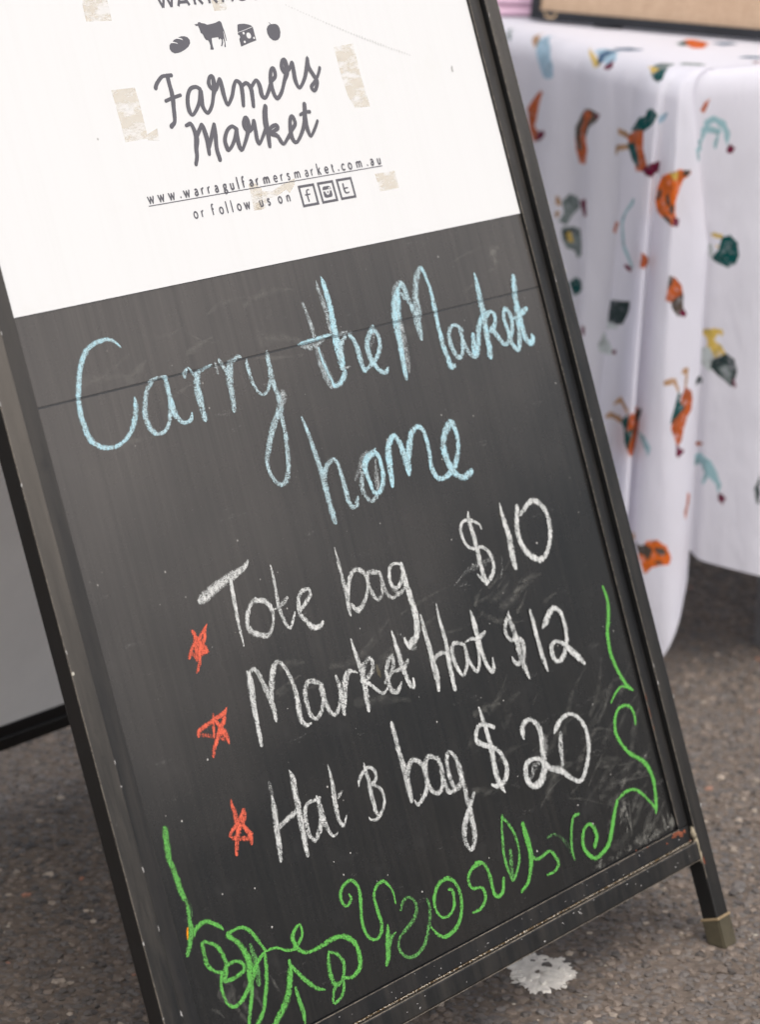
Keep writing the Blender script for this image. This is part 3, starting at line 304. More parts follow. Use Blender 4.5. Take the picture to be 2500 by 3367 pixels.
ICONS={"bread":[[[2227,7325],[2247,7339],[2275,7340],[2302,7335],[2323,7328],[2315,7338],[2288,7347],[2272,7350],[2289,7363],[2321,7369],[2355,7364],[2389,7351],[2377,7368],[2341,7377],[2377,7384],[2413,7382],[2444,7371],[2460,7350],[2456,7325],[2428,7299],[2385,7280],[2339,7266],[2301,7260],[2261,7259],[2231,7275],[2219,7297]]],"cow":[[[2553,7463],[2577,7466],[2592,7464],[2597,7476],[2622,7477],[2632,7469],[2667,7463],[2694,7451],[2738,7454],[2787,7459],[2822,7468],[2839,7471],[2856,7461],[2859,7447],[2860,7422],[2866,7388],[2867,7348],[2864,7308],[2858,7312],[2856,7331],[2856,7360],[2857,7385],[2853,7389],[2849,7357],[2846,7335],[2845,7313],[2842,7288],[2837,7264],[2823,7264],[2823,7275],[2833,7292],[2833,7314],[2831,7332],[2823,7322],[2819,7300],[2805,7280],[2794,7272],[2783,7276],[2794,7288],[2804,7305],[2810,7323],[2799,7335],[2787,7325],[2781,7333],[2778,7346],[2739,7345],[2710,7345],[2704,7339],[2697,7310],[2695,7281],[2698,7263],[2693,7254],[2657,7258],[2663,7269],[2669,7290],[2666,7316],[2659,7330],[2637,7335],[2626,7352],[2619,7378],[2610,7389],[2599,7391],[2599,7408],[2595,7430],[2588,7452],[2575,7448],[2562,7455]]],"cheese":[[[3030,7427],[3057,7431],[3110,7429],[3150,7421],[3178,7412],[3196,7401],[3103,7383],[3010,7368]],[[3010,7364],[3101,7378],[3199,7397],[3199,7345],[3199,7289],[3104,7272],[3009,7253],[3009,7314],[3024,7325],[3024,7342],[3009,7347]]],"apple":[[[3412,7403],[3441,7403],[3469,7402],[3492,7390],[3505,7367],[3502,7330],[3482,7294],[3453,7274],[3418,7269],[3387,7275],[3358,7300],[3346,7334],[3350,7367],[3367,7388],[3389,7399]],[[3391,7423],[3404,7416],[3414,7403],[3408,7401],[3398,7412]]]}
HOLES=[[3075,7356,12,11],[3126,7333,26,24],[3180,7310,10,9],[3063,7287,12,10]]
BOXES=[[[3240,6112],[3437,6111],[3441,5936],[3244,5936]],[[3471,6111],[3669,6110],[3674,5937],[3478,5936]],[[3703,6111],[3898,6110],[3903,5937],[3710,5938]]]
BOXMARKS=[[3358,6067,12,3340,6067,12,3329,6056,17,3326,6031,18,3327,6006,18,3330,5979,18],[3304,6030,12,3359,6031,12],[3777,6062,20,3776,6039,20,3778,6013,21,3784,5994,18,3804,5988,13,3827,5991,12],[3783,6027,13,3822,6028,13]]
CAMP=[[[3516,6043],[3528,6065],[3540,6071],[3602,6070],[3618,6061],[3623,6042],[3600,6043],[3579,6045],[3559,6041]],[[3520,6031],[3544,6031],[3549,6015],[3558,6003],[3570,5999],[3588,6005],[3598,6020],[3600,6031],[3624,6031],[3623,5992],[3611,5979],[3547,5977],[3530,5981],[3521,5993]]]
CAMD=[[3574,6022,10,9],[3603,6052,11,7]]
TAPE=[[[1502,7043],[1750,7041],[1756,6923],[1753,6650],[1509,6649],[1511,6789]],[[1438,7695],[1432,7566],[1695,7554],[1701,7716],[1451,7733]],[[4091,7165],[4339,7175],[4332,6909],[4351,6647],[4164,6652],[4112,6756],[4093,6930]],[[4196,6099],[4450,6096],[4450,5953],[4206,5951]],[[2694,6191],[2758,6195],[2832,6137],[2772,5978],[2683,5983]],[[2806,7637],[2942,7635],[2942,7606],[2975,7582],[2942,7549],[2811,7551]],[[2747,6098],[2816,6118],[2935,6104],[3075,6144],[3234,6175],[3216,6127],[3129,6066],[3100,6098],[3004,6067],[2884,6053],[2795,5980],[2703,5983]],[[1760,6684],[1871,6717],[1861,6621],[1744,6639]]]
URL=[["w",1615],["w",1725],["w",1838],[".",1932],["w",2002],["a",2106],["r",2176],["r",2246],["a",2331],["g",2426],["u",2506],["l",2575],["f",2639],["a",2726],["r",2796],["m",2901],["e",3012],["r",3086],["s",3165],["m",3271],["a",3382],["r",3449],["k",3532],["e",3625],["t",3700],[".",3770],["c",3834],["o",3917],["m",4030],[".",4134],["a",4196],["u",4284]]
FOLLOW=[["o",2040],["r",2116],["f",2234],["o",2325],["l",2390],["l",2447],["o",2527],["w",2618],["u",2781],["s",2868],["o",3001],["n",3098]]
MOTIFS=[["t",[[2861,14],[2641,2],[2801,4],[3081,18],[3041,22]]],["n",[[3702,6],[3642,2],[4062,12],[4082,20],[3902,14]]],["l",[[3982,6],[4062,2],[4543,16],[4963,44],[5003,62],[4803,68],[4603,66],[4282,34],[4062,14]]],["y",[[5784,2],[5664,0],[6345,10],[6805,22],[6585,28],[6244,16]]],["l",[[6064,2],[6184,0],[6745,2],[7266,10],[7145,18],[6505,6]]],["u",[[6485,10],[6405,4],[6585,2],[6745,4],[6605,8],[6805,18],[6665,18]]],["r",[[6945,20],[7105,14],[7125,8],[7366,18],[7205,26],[7005,26]]],["u",[[6184,-15],[6204,-37],[6645,-41],[6705,-22],[6465,-7]]],["g",[[9248,6],[9248,0],[9488,-11],[11490,-45],[10309,-52],[9648,-34],[10129,-4],[10809,6],[10849,20],[10409,20],[9548,10]]],["y",[[8967,6],[9328,4],[10169,4],[9928,12]]],["t",[[9928,12],[10189,4],[10709,2],[11110,16],[10749,22]]],["o",[[5344,-150],[5323,-165],[6084,-165],[7085,-124],[6845,-112],[6104,-124]]],["t",[[5884,-120],[5484,-146],[6305,-124],[6385,-109]]],["u",[[6164,-169],[6224,-191],[6605,-195],[6745,-169]]],["u",[[9568,-124],[9388,-142],[9888,-157],[10609,-146],[10149,-139]]],["r",[[11830,-112],[11850,-124],[12972,-109],[13052,-97]]],["q",[[3882,140],[4122,118],[4523,94],[4603,98],[4463,124],[4342,152],[4222,170],[4563,174],[4543,190],[4162,200],[3982,180]]],["r",[[4383,176],[4763,166],[4843,174],[4643,188],[4322,196]]],["b",[[5824,146],[6064,120],[6305,104],[6705,100],[7145,104],[6985,118],[6565,134],[6305,162],[6264,184],[5844,186]]],["q",[[6224,112],[6565,104],[6725,110],[6465,126],[6244,148],[6385,170],[6405,194],[5984,202],[5844,186],[6104,168],[6064,148],[6244,130]]],["r",[[6845,106],[7085,102],[7045,112],[6925,112]]],["q",[[5824,162],[6345,154],[6505,178],[6385,206],[5984,210],[5844,184]]],["b",[[5844,162],[6024,160],[6144,182],[5924,188]]],["t",[[9007,114],[9688,84],[10229,78],[10329,68],[10709,62],[11370,72],[10829,90],[10229,104],[9528,110]]],["l",[[11530,78],[12351,68],[12171,76],[11670,84]]],["q",[[9067,118],[9508,108],[10209,102],[10229,124],[10149,138],[9288,146],[8947,130]]],["t",[[8767,126],[9027,116],[9488,144],[9148,148]]],["n",[[7866,122],[8787,122],[8907,126],[7906,126]]],["n",[[7826,150],[8907,140],[9067,142],[7946,154],[7826,160]]],["n",[[7786,154],[8747,142],[8847,144],[7926,154],[7826,166]]],["q",[[8667,126],[10229,112],[10289,132],[10649,154],[10329,170],[9888,172],[9528,148]]],["t",[[8827,138],[9528,128],[9928,146],[10089,166],[9588,160]]],["r",[[10309,166],[10629,156],[11009,150],[12111,146],[12091,164],[11070,174],[10569,172]]],["o",[[12371,168],[12952,160],[14033,164],[14513,174],[14533,182],[14193,186],[13973,202],[13792,216],[13792,234],[14013,253],[13792,257],[12811,236],[12251,228],[12011,210],[12111,188]]],["b",[[12191,194],[12471,188],[12431,204],[12111,212]]],["b",[[12751,198],[12952,194],[13192,212],[12871,212]]],["b",[[13192,212],[13712,220],[13672,234],[13172,226]]],["b",[[14193,168],[14513,174],[14473,182],[14193,180]]],["b",[[12631,226],[13352,238],[13692,253],[12791,236]]],["y",[[12811,160],[13933,166],[13832,180],[13412,174]]],["r",[[13652,238],[14033,248],[13993,261],[13692,255]]],["q",[[16075,80],[16255,64],[16455,56],[16355,74],[16255,86]]],["c",[[16215,104],[16555,92],[16876,102],[17016,124],[16976,148],[16896,134],[16836,114],[16595,100],[16335,110]]],["c",[[16135,116],[16395,112],[16796,118],[16736,124],[16335,122],[16055,150]]],["c",[[14854,146],[16055,140],[16115,158],[14914,164]]],["c",[[16575,148],[16675,130],[16736,132],[16655,154]]],["r",[[16936,154],[17036,144],[17176,152],[17096,164],[16976,162]]],["g",[[5504,287],[5684,271],[5944,275],[6004,293],[5764,311],[5624,333],[5424,329],[5544,311]]],["n",[[5344,283],[5444,285],[5484,297],[5364,295]]],["n",[[5344,315],[5444,309],[5424,321]]],["r",[[5984,279],[6585,263],[6785,291],[6345,303],[6064,291]]],["g",[[5504,337],[5724,333],[6024,333],[6104,357],[6104,379],[5904,391],[5824,377],[5644,377],[5524,361]]],["d",[[5524,345],[5804,335],[5904,345],[5664,349],[5604,367]]],["y",[[5624,347],[5744,343],[5784,363],[5644,363]]],["c",[[9188,265],[9868,220],[9968,222],[9488,248],[9388,271],[9648,303],[10028,319],[10369,331],[10068,325],[9528,305]]],["q",[[7746,301],[7826,283],[8166,277],[7906,291],[7826,305]]],["r",[[9668,335],[9848,329],[10189,331],[10149,339],[9888,339]]],["q",[[10749,297],[11950,307],[11950,319],[10689,323],[10729,309]]],["t",[[16655,375],[16896,353],[16956,329],[17176,323],[17336,337],[17376,361],[17336,379],[17156,389],[16916,383]]],["y",[[16535,327],[16736,321],[16996,323],[16976,331],[16715,331]]],["y",[[16756,345],[16916,347],[16856,353]]],["e",[[16415,355],[16615,347],[16736,361],[16595,373]]],["q",[[13632,333],[13973,347],[14173,367],[14233,387],[14033,393],[13792,385],[13392,371]]],["b",[[13572,333],[13852,341],[13812,353],[13532,357]]],["b",[[13832,381],[14213,383],[14233,407],[14313,425],[14053,417],[13772,389]]],["r",[[14113,409],[14273,413],[14353,425],[14273,427],[14133,417]]],["t",[[5684,439],[5864,427],[6024,429],[6945,417],[6024,453],[5804,465]]],["d",[[9067,409],[9628,397],[10249,385],[10269,401],[9968,431],[9428,445],[8927,463],[8947,473],[8927,437]]],["r",[[6945,489],[7105,487],[7085,503],[6985,499]]],["e",[[7546,489],[8607,459],[9808,439],[8567,473],[8727,503],[7506,515]]],["y",[[16816,515],[17096,515],[17176,523],[17036,525],[16896,545],[17196,551],[16956,555],[16655,543]]],["e",[[7466,509],[7586,489],[9348,479],[9628,489],[9268,501],[7486,519]]],["r",[[9548,487],[9768,479],[9768,489],[9608,491]]],["r",[[6945,489],[7085,483],[7125,501],[7025,499]]],["y",[[16175,529],[16936,513],[17136,513],[17136,527],[16936,523],[16916,537],[17116,545],[17236,561],[16996,573],[16655,567],[16736,541]]],["e",[[16315,567],[16816,557],[16956,573],[16896,601],[16375,593]]],["d",[[16936,577],[17236,561],[17376,569],[17436,589],[17416,611],[17356,627],[17236,617],[16976,601],[16856,595]]],["g",[[17076,593],[17256,583],[17356,599],[17356,619],[17216,615]]],["r",[[17356,615],[17396,607],[17436,625],[17396,629]]],["d",[[14813,569],[16555,627],[16535,639],[14793,583]]],["n",[[13532,511],[13852,517],[14053,525],[14173,551],[14113,547],[13993,527],[13572,515]]],["n",[[14193,519],[14373,523],[14453,529],[14413,557],[14353,553],[14373,529]]],["q",[[14373,555],[14633,581],[14693,605],[14653,617],[14473,619],[14373,633],[14293,649],[14173,649],[13913,603],[13993,587],[14173,579],[14253,565]]],["t",[[14153,551],[14233,559],[14193,571],[14393,593],[14173,593],[14013,595],[13872,597],[14013,573]]],["r",[[14113,639],[14253,657],[14433,675],[14213,673],[14133,663]]],["n",[[9568,605],[9748,591],[9968,587],[10389,585],[10369,589],[9868,593]]],["n",[[9848,571],[10229,551],[10429,557],[10689,565],[10609,567],[10249,557]]],["q",[[10749,565],[12451,557],[12471,579],[12451,601],[12331,639],[10969,637],[10749,629],[10649,601]]],["t",[[10309,589],[10649,567],[10729,579],[10629,599],[11150,585],[10989,601],[10749,629],[10589,619],[10489,597]]],["d",[[12231,565],[12571,551],[12551,561],[12391,581],[12251,581]]],["c",[[12451,595],[12791,595],[13092,613],[13032,623],[12871,611],[12671,601]]],["q",[[16115,768],[16695,756],[16816,756],[16595,768],[16175,774]]],["c",[[16195,800],[16695,780],[17056,788],[17176,806],[17256,830],[17236,848],[17176,828],[17016,818],[16896,840],[16836,834],[16936,814],[16736,798],[16295,814]]],["r",[[17216,854],[17276,848],[17356,856],[17316,866],[17236,864]]],["q",[[14673,774],[14834,792],[14834,810],[14713,814],[14653,826],[14513,798],[14633,794]]],["d",[[17777,820],[17857,788],[17857,848],[17797,840]]],["d",[[17757,820],[17857,818],[17857,856],[17797,852]]],["r",[[17216,856],[17256,848],[17336,862],[17316,872],[17256,866]]],["o",[[12952,790],[13152,772],[13252,770],[13532,778],[13893,806],[14073,840],[13993,846],[13692,830],[13412,822],[13212,828]]],["b",[[12751,768],[12932,774],[13152,774],[13412,790],[13372,798],[13272,806],[13152,794],[12952,788]]],["b",[[13452,788],[13752,802],[13933,822],[13632,810],[13512,798]]],["b",[[13472,814],[13672,820],[13772,832],[13532,820]]],["n",[[12651,762],[12751,760],[12811,768],[12711,768]]]]

# ---------------------------------------------------------------- the sandwich board
SX, SY = .295, .33
sign = thing('sandwich_board', 'black steel A-frame sign with a white printed sheet above chalk writing on black board', 'sandwich board', (SX, SY, 0))
OFF = Matrix.Translation((-SX, -SY, 0))
MF = OFF @ FRONT
HB, HC = .952, -.012                      # hinge line on the front frame
HY = HB*sa-HC*ca
ROT = Matrix([[-1, 0, 0, .5952], [0, -1, 0, 2*HY], [0, 0, 1, 0], [0, 0, 0, 1]])
MR = OFF @ ROT @ FRONT
WP = .5966
def part(name, me, mat, m=MF, parent=sign, **kw): return link(name, me, mat, parent, m, **kw)

def foot_me(a0, a1):
    e = .0009; V = []
    for (b, top) in ((-.087, 1), (None, 0)):
        for a_, c_ in ((a0-e, -.0082-e), (a1+e, -.0082-e), (a1+e, .0082+e), (a0-e, .0082+e)):
            bb = b if top else (-G0-c_*sa)/ca
            V.append((a_, bb, c_))
    me = mesh('foot_cap', V, [(0, 1, 2, 3), (7, 6, 5, 4), (0, 4, 5, 1), (1, 5, 6, 2), (2, 6, 7, 3), (3, 7, 4, 0)])
    bm = bmesh.new(); bm.from_mesh(me); bmesh.ops.recalc_face_normals(bm, faces=bm.faces)
    bmesh.ops.bevel(bm, geom=list(bm.edges), offset=.0012, segments=2, affect='EDGES'); bm.to_mesh(me); bm.free()
    return me
LEGS = [(-.039, -.0205), (.6120, .6300)]
leg_me = [box_me('leg', (a0, -.088, -.0080), (a1, .962, .0080), .0013) for a0, a1 in LEGS]
cap_me = [foot_me(a0, a1) for a0, a1 in LEGS]
ring_me = [box_me('foot_ring', (a0-.0012, -.0885, -.0095), (a1+.0012, -.0862, .0095), .0004) for a0, a1 in LEGS]
bar_me = box_me('cross_bar', (-.0203, -.0320, -.0079), (.6118, -.0155, .0079), .0016)
bar2_me = box_me('cross_bar', (-.0203, .9270, -.0079), (.6118, .9440, .0079), .0016)
fr_me = [box_me('frame_strip', (-.0185, .0002, -.0070), (-.0014, .9100, .0030), .0006),
         box_me('frame_strip', (WP, .0002, -.0070), (.6109, .9100, .0030), .0006),
         box_me('frame_strip', (-.0185, -.0143, -.0068), (.6107, 0, .0034), .0009),
         box_me('frame_strip', (-.0185, .9102, -.0068), (.6107, .9240, .0032), .0006)]
lower_me = box_me('lower_board', (-.0012, .0002, -.0040), (WP-.0002, .4884, 0), .0003)
upper_me = box_me('upper_board', (-.0012, .4898, -.0040), (WP-.0002, .9100, 0), .0003)
joint_me = box_me('board_joint', (-.0012, .4884, -.0038), (WP-.0002, .4898, -.0003), 0)
M['joint'] = mat_simple('joint_filler', (.022, .021, .020, 1), .4, .3, 200, 0, .8)
back_me = box_me('backing', (-.0012, .0002, -.0058), (WP-.0002, .9100, -.0042), 0)
hinge_me = [box_me('hinge', (a0+.002, .940, -.0145), (a1-.002, .968, -.0083), .001) for a0, a1 in LEGS]
boards = {}
for m, front in ((MF, True), (MR, False)):
    for i in range(2):
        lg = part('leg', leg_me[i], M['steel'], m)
        link('foot_cap', cap_me[i], M['cap'], lg); link('foot_ring', ring_me[i], M['capring'], lg)
        if front: part('hinge', hinge_me[i], M['steel'], m)
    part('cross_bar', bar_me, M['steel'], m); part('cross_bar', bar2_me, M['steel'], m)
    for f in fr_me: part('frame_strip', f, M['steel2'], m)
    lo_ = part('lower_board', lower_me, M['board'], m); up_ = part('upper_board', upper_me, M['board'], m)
    part('backing', back_me, M['backing'], m)
    part('board_joint', joint_me, M['joint'], m)
    if front: boards['lo'], boards['up'] = lo_, up_
sheet_me = box_me('printed_sheet', (-.0010, .5546, .0002), (WP-.0008, .9098, .0007), 0)
sheet = part('printed_sheet', sheet_me, M['sheet'], label='white printed market sheet on the upper board')

# tan wear lines along the edges; on the bottom rails, painted edge highlights
def mat_worn_highlight():
    t = NT('worn_edge_highlight'); v = t.obj(); n = t.noise(t.scale(v, (120, 26, 120)), 1, 5, .7); n2 = t.noise(t.scale(v, (26, 120, 120)), 1, 5, .7)
    t.set(t.b, 'Base Color', t.mix(n, (.13, .11, .085, 1), (.21, .18, .145, 1))); t.set(t.b, 'Roughness', .6)
    t.set(t.b, 'Alpha', t.ramp(t.math('MULTIPLY', t.math('ADD', n, n2), .5), .36, .56, .12, .95)); return t.m
M['worn_highlight'] = mat_worn_highlight()
for lo, hi in (((WP-.00005, .004, .0026), (WP+.00045, .906, .00308)), ((.61195, -.05, .0076), (.61245, .93, .00808)), ((-.0186, .004, .0026), (-.0180, .906, .00308)),
               ((-.03905, -.05, .0076), (-.0386, .93, .00808)), ((-.0010, -.0006, .0030), (.5960, .00005, .00350)), ((-.0195, -.0162, .0074), (.6115, -.0154, .00800)), ((-.0195, -.0321, .0074), (.6115, -.0317, .00797))):
    part('worn_edge_highlight', box_me('worn_edge_highlight', lo, hi, 0), M['worn_highlight'])
# dirt, rust, putty
part('seam_dirt', box_me('seam_dirt', (-.0185, -.0156, -.006), (.6112, -.0142, .0026), 0), M['dirt'])
V = []; Fc = []
def lump(cx, cy, cz, rx, ry, rz, seed, V, Fc, n=10, m=7):
    r2 = random.Random(seed); s0 = len(V)
    for j in range(m+1):
        ph = math.pi*j/m
        for i in range(n):
            th = 2*math.pi*i/n; k_ = r2.uniform(.75, 1.2)
            V.append((cx+rx*k_*math.sin(ph)*math.cos(th), cy+ry*k_*math.cos(ph), cz+rz*k_*math.sin(ph)*math.sin(th)))
    for j in range(m):
        for i in range(n): Fc.append((s0+j*n+i, s0+j*n+(i+1) % n, s0+(j+1)*n+(i+1) % n, s0+(j+1)*n+i))
for (a_, b_, rx, ry) in ((.6112, -.008, .0018, .006), (.6118, -.018, .0020, .009), (.6122, -.028, .0014, .007)): lump(a_, b_, .0058, rx, ry, .0028, int(b_*-9999), V, Fc)
part('weld_bead', mesh('weld_bead', V, Fc, True), M['putty'])
V = []; Fc = []
def flake(cx, cy, cz, rx, ry, seed, V, Fc, n=14):
    r2 = random.Random(seed); s0 = len(V); V.append((cx, cy, cz+.0002))
    for i in range(n):
        th = 2*math.pi*i/n; k_ = r2.uniform(.5, 1.15); V.append((cx+rx*k_*math.cos(th), cy+ry*k_*math.sin(th), cz))
    for i in range(n): Fc.append((s0, s0+1+i, s0+1+(i+1) % n))
for i, (a_, b_, rx, ry) in enumerate(((.590, -.0028, .0080, .0022), (.597, -.0045, .0040, .0030), (.574, -.0060, .0020, .0010), (.530, .0016, .0014, .0007), (.546, -.0006, .0016, .0006), (.603, -.0035, .002, .002), (.6075, -.0135, .002, .0008))):
    V = []; Fc = []; flake(a_, b_, .00355, rx, ry, i+5, V, Fc); part('rust_patch', mesh('rust_patch', V, Fc), M['rust'])
for i, (b_, ry) in enumerate(((.120, .004), (.106, .006), (.092, .003))): V = []; Fc = []; flake(WP+.0006, b_, .00318, .0005, ry, 40+i, V, Fc); part('rust_patch', mesh('rust_patch', V, Fc), M['rust'])
V = []; Fc = []; flake(.6140, -.034, .00815, .0013, .0050, 60, V, Fc); part('rust_patch', mesh('rust_patch', V, Fc), M['rust'])
# chipped paint specks along the edges of the frame and light dust dots
V = []; Fc = []
r3 = random.Random(3)
for i in range(40):
    e_ = r3.choice((-.0386, -.0386, -.0212, .6124, .6296, .6296, .6124))
    flake(e_+r3.uniform(-.0004, .0004), r3.uniform(.0, .85), .00812, r3.uniform(.0003, .0010), r3.uniform(.0006, .0030), 100+i, V, Fc, 7)
for i in range(46):
    flake(r3.uniform(.0, .6), r3.uniform(-.0138, -.001), .00352, r3.uniform(.0002, .0008), r3.uniform(.0002, .0008), 300+i, V, Fc, 6)
for i in range(30):
    flake(r3.uniform(.0, .6), r3.uniform(-.031, -.017), .00802, r3.uniform(.0003, .0012), r3.uniform(.0003, .0010), 400+i, V, Fc, 6)
part('paint_chips', mesh('paint_chips', V, Fc), M['scuff'], kind='stuff')
V = []; Fc = []
for i in range(520):
    a_ = r3.uniform(-.01, .61); b_ = -.0149+r3.gauss(0, .0004)
    lump(a_, b_, .0028+r3.uniform(-.0003, .0003), r3.uniform(.0003, .0008), r3.uniform(.0002, .0005), .0003, i, V, Fc, 5, 3)
part('seam_grit', mesh('seam_grit', V, Fc), M['grit'], kind='stuff')

# ---------------------------------------------------------------- ribbons for chalk and print
def smooth(P, step):
    """Catmull-Rom through rows (x, y, w)"""
    P = np.array(P, float)
    if len(P) == 2:
        n = max(2, int(np.linalg.norm(P[1, :2]-P[0, :2])/step)); t = np.linspace(0, 1, n)[:, None]; return P[0]+(P[1]-P[0])*t
    Q = np.vstack([2*P[0]-P[1], P, 2*P[-1]-P[-2]]); out = []
    for i in range(1, len(Q)-2):
        L = np.linalg.norm(Q[i+1, :2]-Q[i, :2]); n = max(2, int(L/step)); t = np.linspace(0, 1, n, endpoint=False)[:, None]
        a, b, c, d = Q[i-1:i+3]
        out.append(.5*(2*b+(-a+c)*t+(2*a-5*b+4*c-d)*t*t+(-a+3*b-3*c+d)*t**3))
    return np.vstack(out+[Q[-2][None]])
def add_ribbon(P, c0, V, Fc, den, AC, DE, caps=True, rough=0., slope=.0004):
    P = np.array(P, float)
    if caps:
        for end in (0, -1):
            p = P[end]; q = P[1] if end == 0 else P[-2]
            d = p[:2]-q[:2]; d /= (np.linalg.norm(d)+1e-12); r = p[2]/2
            ex = [np.array([p[0]+d[0]*r*math.sin(a), p[1]+d[1]*r*math.sin(a), 2*r*math.cos(a)]) for a in (R(30), R(60), R(82))]
            P = np.vstack([np.array(ex[::-1]), P]) if end == 0 else np.vstack([P, np.array(ex)])
    T = np.gradient(P[:, :2], axis=0); T /= (np.linalg.norm(T, axis=1)[:, None]+1e-12); Nn = np.stack([-T[:, 1], T[:, 0]], 1)
    s = np.concatenate([[0], np.cumsum(np.linalg.norm(np.diff(P[:, :2], axis=0), axis=1))])
    s0 = len(V); K = 5
    for i in range(len(P)):
        w = P[i, 2]*(1+(random.uniform(-rough, rough)))
        for k_ in range(K):
            u = k_/(K-1); q = P[i, :2]+Nn[i]*w*(u-.5)
            V.append((q[0], q[1], c0+s[i]*slope)); AC.append(u); DE.append(den)
    for i in range(len(P)-1):
        for k_ in range(K-1):
            a = s0+i*K+k_; Fc.append((a+1, a, a+K, a+K+1))
def ribbon_mesh(name, V, Fc, AC=None, DE=None):
    me = mesh(name, V, Fc)
    if AC is not None:
        me.attributes.new('across', 'FLOAT', 'POINT').data.foreach_set('value', AC)
        me.attributes.new('den', 'FLOAT', 'POINT').data.foreach_set('value', DE)
    return me
CH = {'carry': ('chalk_word', 'pale blue chalk word Carry'), 'the': ('chalk_word', 'pale blue chalk word the, gone over thickly'),
      'market': ('chalk_word', 'pale blue chalk word Market'), 'home': ('chalk_word', 'pale blue chalk word home'),
      'tote': ('chalk_word', 'white chalk word Tote'), 'bag': ('chalk_word', 'white chalk word bag beside Tote'),
      'ten_dollars': ('chalk_price', 'white chalk price $10'), 'market_hat': ('chalk_line', 'white chalk line Market Hat $12'),
      'hat': ('chalk_word', 'white chalk word Hat on the last line'), 'ampersand': ('chalk_letter', 'white chalk ampersand like a B'),
      'hat_bag': ('chalk_word', 'white chalk word bag on the last line'), 'twenty_dollars': ('chalk_price', 'white chalk price $20'),
      'star1': ('chalk_star', 'red chalk star left of Tote'), 'star2': ('chalk_star', 'red chalk star left of Market Hat'), 'star3': ('chalk_star', 'red chalk star left of Hat'),
      'vine_left': ('chalk_vine', 'green chalk stem up the left edge'), 'vine_flower': ('chalk_vine', 'green chalk leaves and tendrils at lower left'),
      'vine_curls': ('chalk_vine', 'green chalk curls along the bottom'), 'vine_right': ('chalk_vine', 'green chalk curls up the right edge'),
      'orange_tick': ('chalk_mark', 'tiny orange chalk mark beside the green stem')}
for key, (col, strokes) in CHALK.items():
    V = []; Fc = []; AC = []; DE = []
    for i, st in enumerate(strokes):
        den = st[0]/100; P = np.array(st[1:], float).reshape(-1, 3)/1e4
        P[:, 2] *= 1.14
        add_ribbon(smooth(P, .0011), .00010+i*.00004, V, Fc, den, AC, DE, True, .10)
    me = ribbon_mesh('chalk', V, Fc, AC, DE)
    nm, lb = CH[key]
    link(nm, me, M[col], boards['lo'], None, label=lb)
# rubbed chalk smears and dust streaks
V = []; Fc = []; AC = []; DE = []
r4 = random.Random(9)
def smear(a0, b0, a1, b1, w, den, i, bend=0):
    n = 12; P = []
    for k_ in range(n+1):
        t_ = k_/n; P.append((a0+(a1-a0)*t_+bend*math.sin(math.pi*t_)*(b1-b0), b0+(b1-b0)*t_-bend*math.sin(math.pi*t_)*(a1-a0), w*(.35+.65*math.sin(math.pi*min(1, t_+.15)))))
    add_ribbon(P, .00006+i*.0000015, V, Fc, den, AC, DE, False, .3)
k_ = 0
for (ac, bc, sa_, sb_, cnt, ang0, L, d0) in ((.44, .245, .035, .012, 12, .35, .05, .26), (.50, .085, .04, .03, 26, .2, .05, .24), (.50, .115, .05, .02, 14, .5, .04, .22),
        (.54, .035, .035, .02, 22, .6, .03, .27), (.36, .50, .22, .02, 10, .04, .06, .24), (.15, .50, .12, .02, 9, .05, .04, .22),
        (.03, .05, .03, .02, 10, -1.2, .02, .30), (.42, .13, .06, .03, 12, .3, .04, .22), (.545, .52, .01, .006, 3, .3, .02, .5), (.30, .225, .1, .02, 12, .15, .05, .24)):
    for _ in range(cnt):
        a0 = ac+r4.gauss(0, sa_); b0 = bc+r4.gauss(0, sb_); an = ang0+r4.gauss(0, .25); ll = L*r4.uniform(.4, 1.4)
        if not (.01 < a0 < .58 and .006 < b0 < .53): continue
        a1 = min(.59, a0+ll*math.cos(an)); b1 = max(.004, min(.535, b0+ll*math.sin(an)))
        smear(a0, b0, a1, b1, r4.uniform(.002, .011), d0*r4.uniform(.40, .75), k_, r4.uniform(-.1, .1)); k_ += 1
# dust lying along the lower right edge of the board
for i in range(60):
    a0 = .47+.125*r4.random()**.7; smear(a0, .001+r4.random()*.004, a0+r4.uniform(-.004, .006), .004+r4.random()*.016*(a0-.44)/.15, r4.uniform(.002, .006), r4.uniform(.2, .38), k_); k_ += 1
for i in range(16):
    smear(.530+r4.gauss(0, .004), .026+r4.gauss(0, .006), .531+r4.gauss(0, .004), .044+r4.gauss(0, .004), .002, .42, k_); k_ += 1
link('chalk_dust', ribbon_mesh('chalk_dust', V, Fc, AC, DE), M['dust'], boards['lo'], kind='stuff')

# ---------------------------------------------------------------- print on the white sheet
LIFT = .00078
V = []; Fc = []; AC = []; DE = []
for i, st in enumerate(SCRIPT):
    P = np.array(st, float).reshape(-1, 3)/1e4; P[:, 2] *= .97
    add_ribbon(smooth(P, .0008), LIFT+i*.00003, V, Fc, 1, AC, DE, True, .03)
link('printed_lettering', ribbon_mesh('script', V, Fc), M['ink'], sheet, label='grey brush script reading Farmers Market')
def poly_me(name, polys, c0):
    bm = bmesh.new()
    for q in polys:
        f = bm.faces.new([bm.verts.new((a/1e4, b/1e4, c0)) for a, b in q])
        if f.normal.z < 0: f.normal_flip()
    bmesh.ops.triangulate(bm, faces=list(bm.faces)); me = bpy.data.meshes.new(name); bm.to_mesh(me); bm.free(); return me
for nm in ICONS: link('printed_'+nm, poly_me(nm, ICONS[nm], LIFT), M['ink'], sheet, label='grey printed '+nm+' picture')
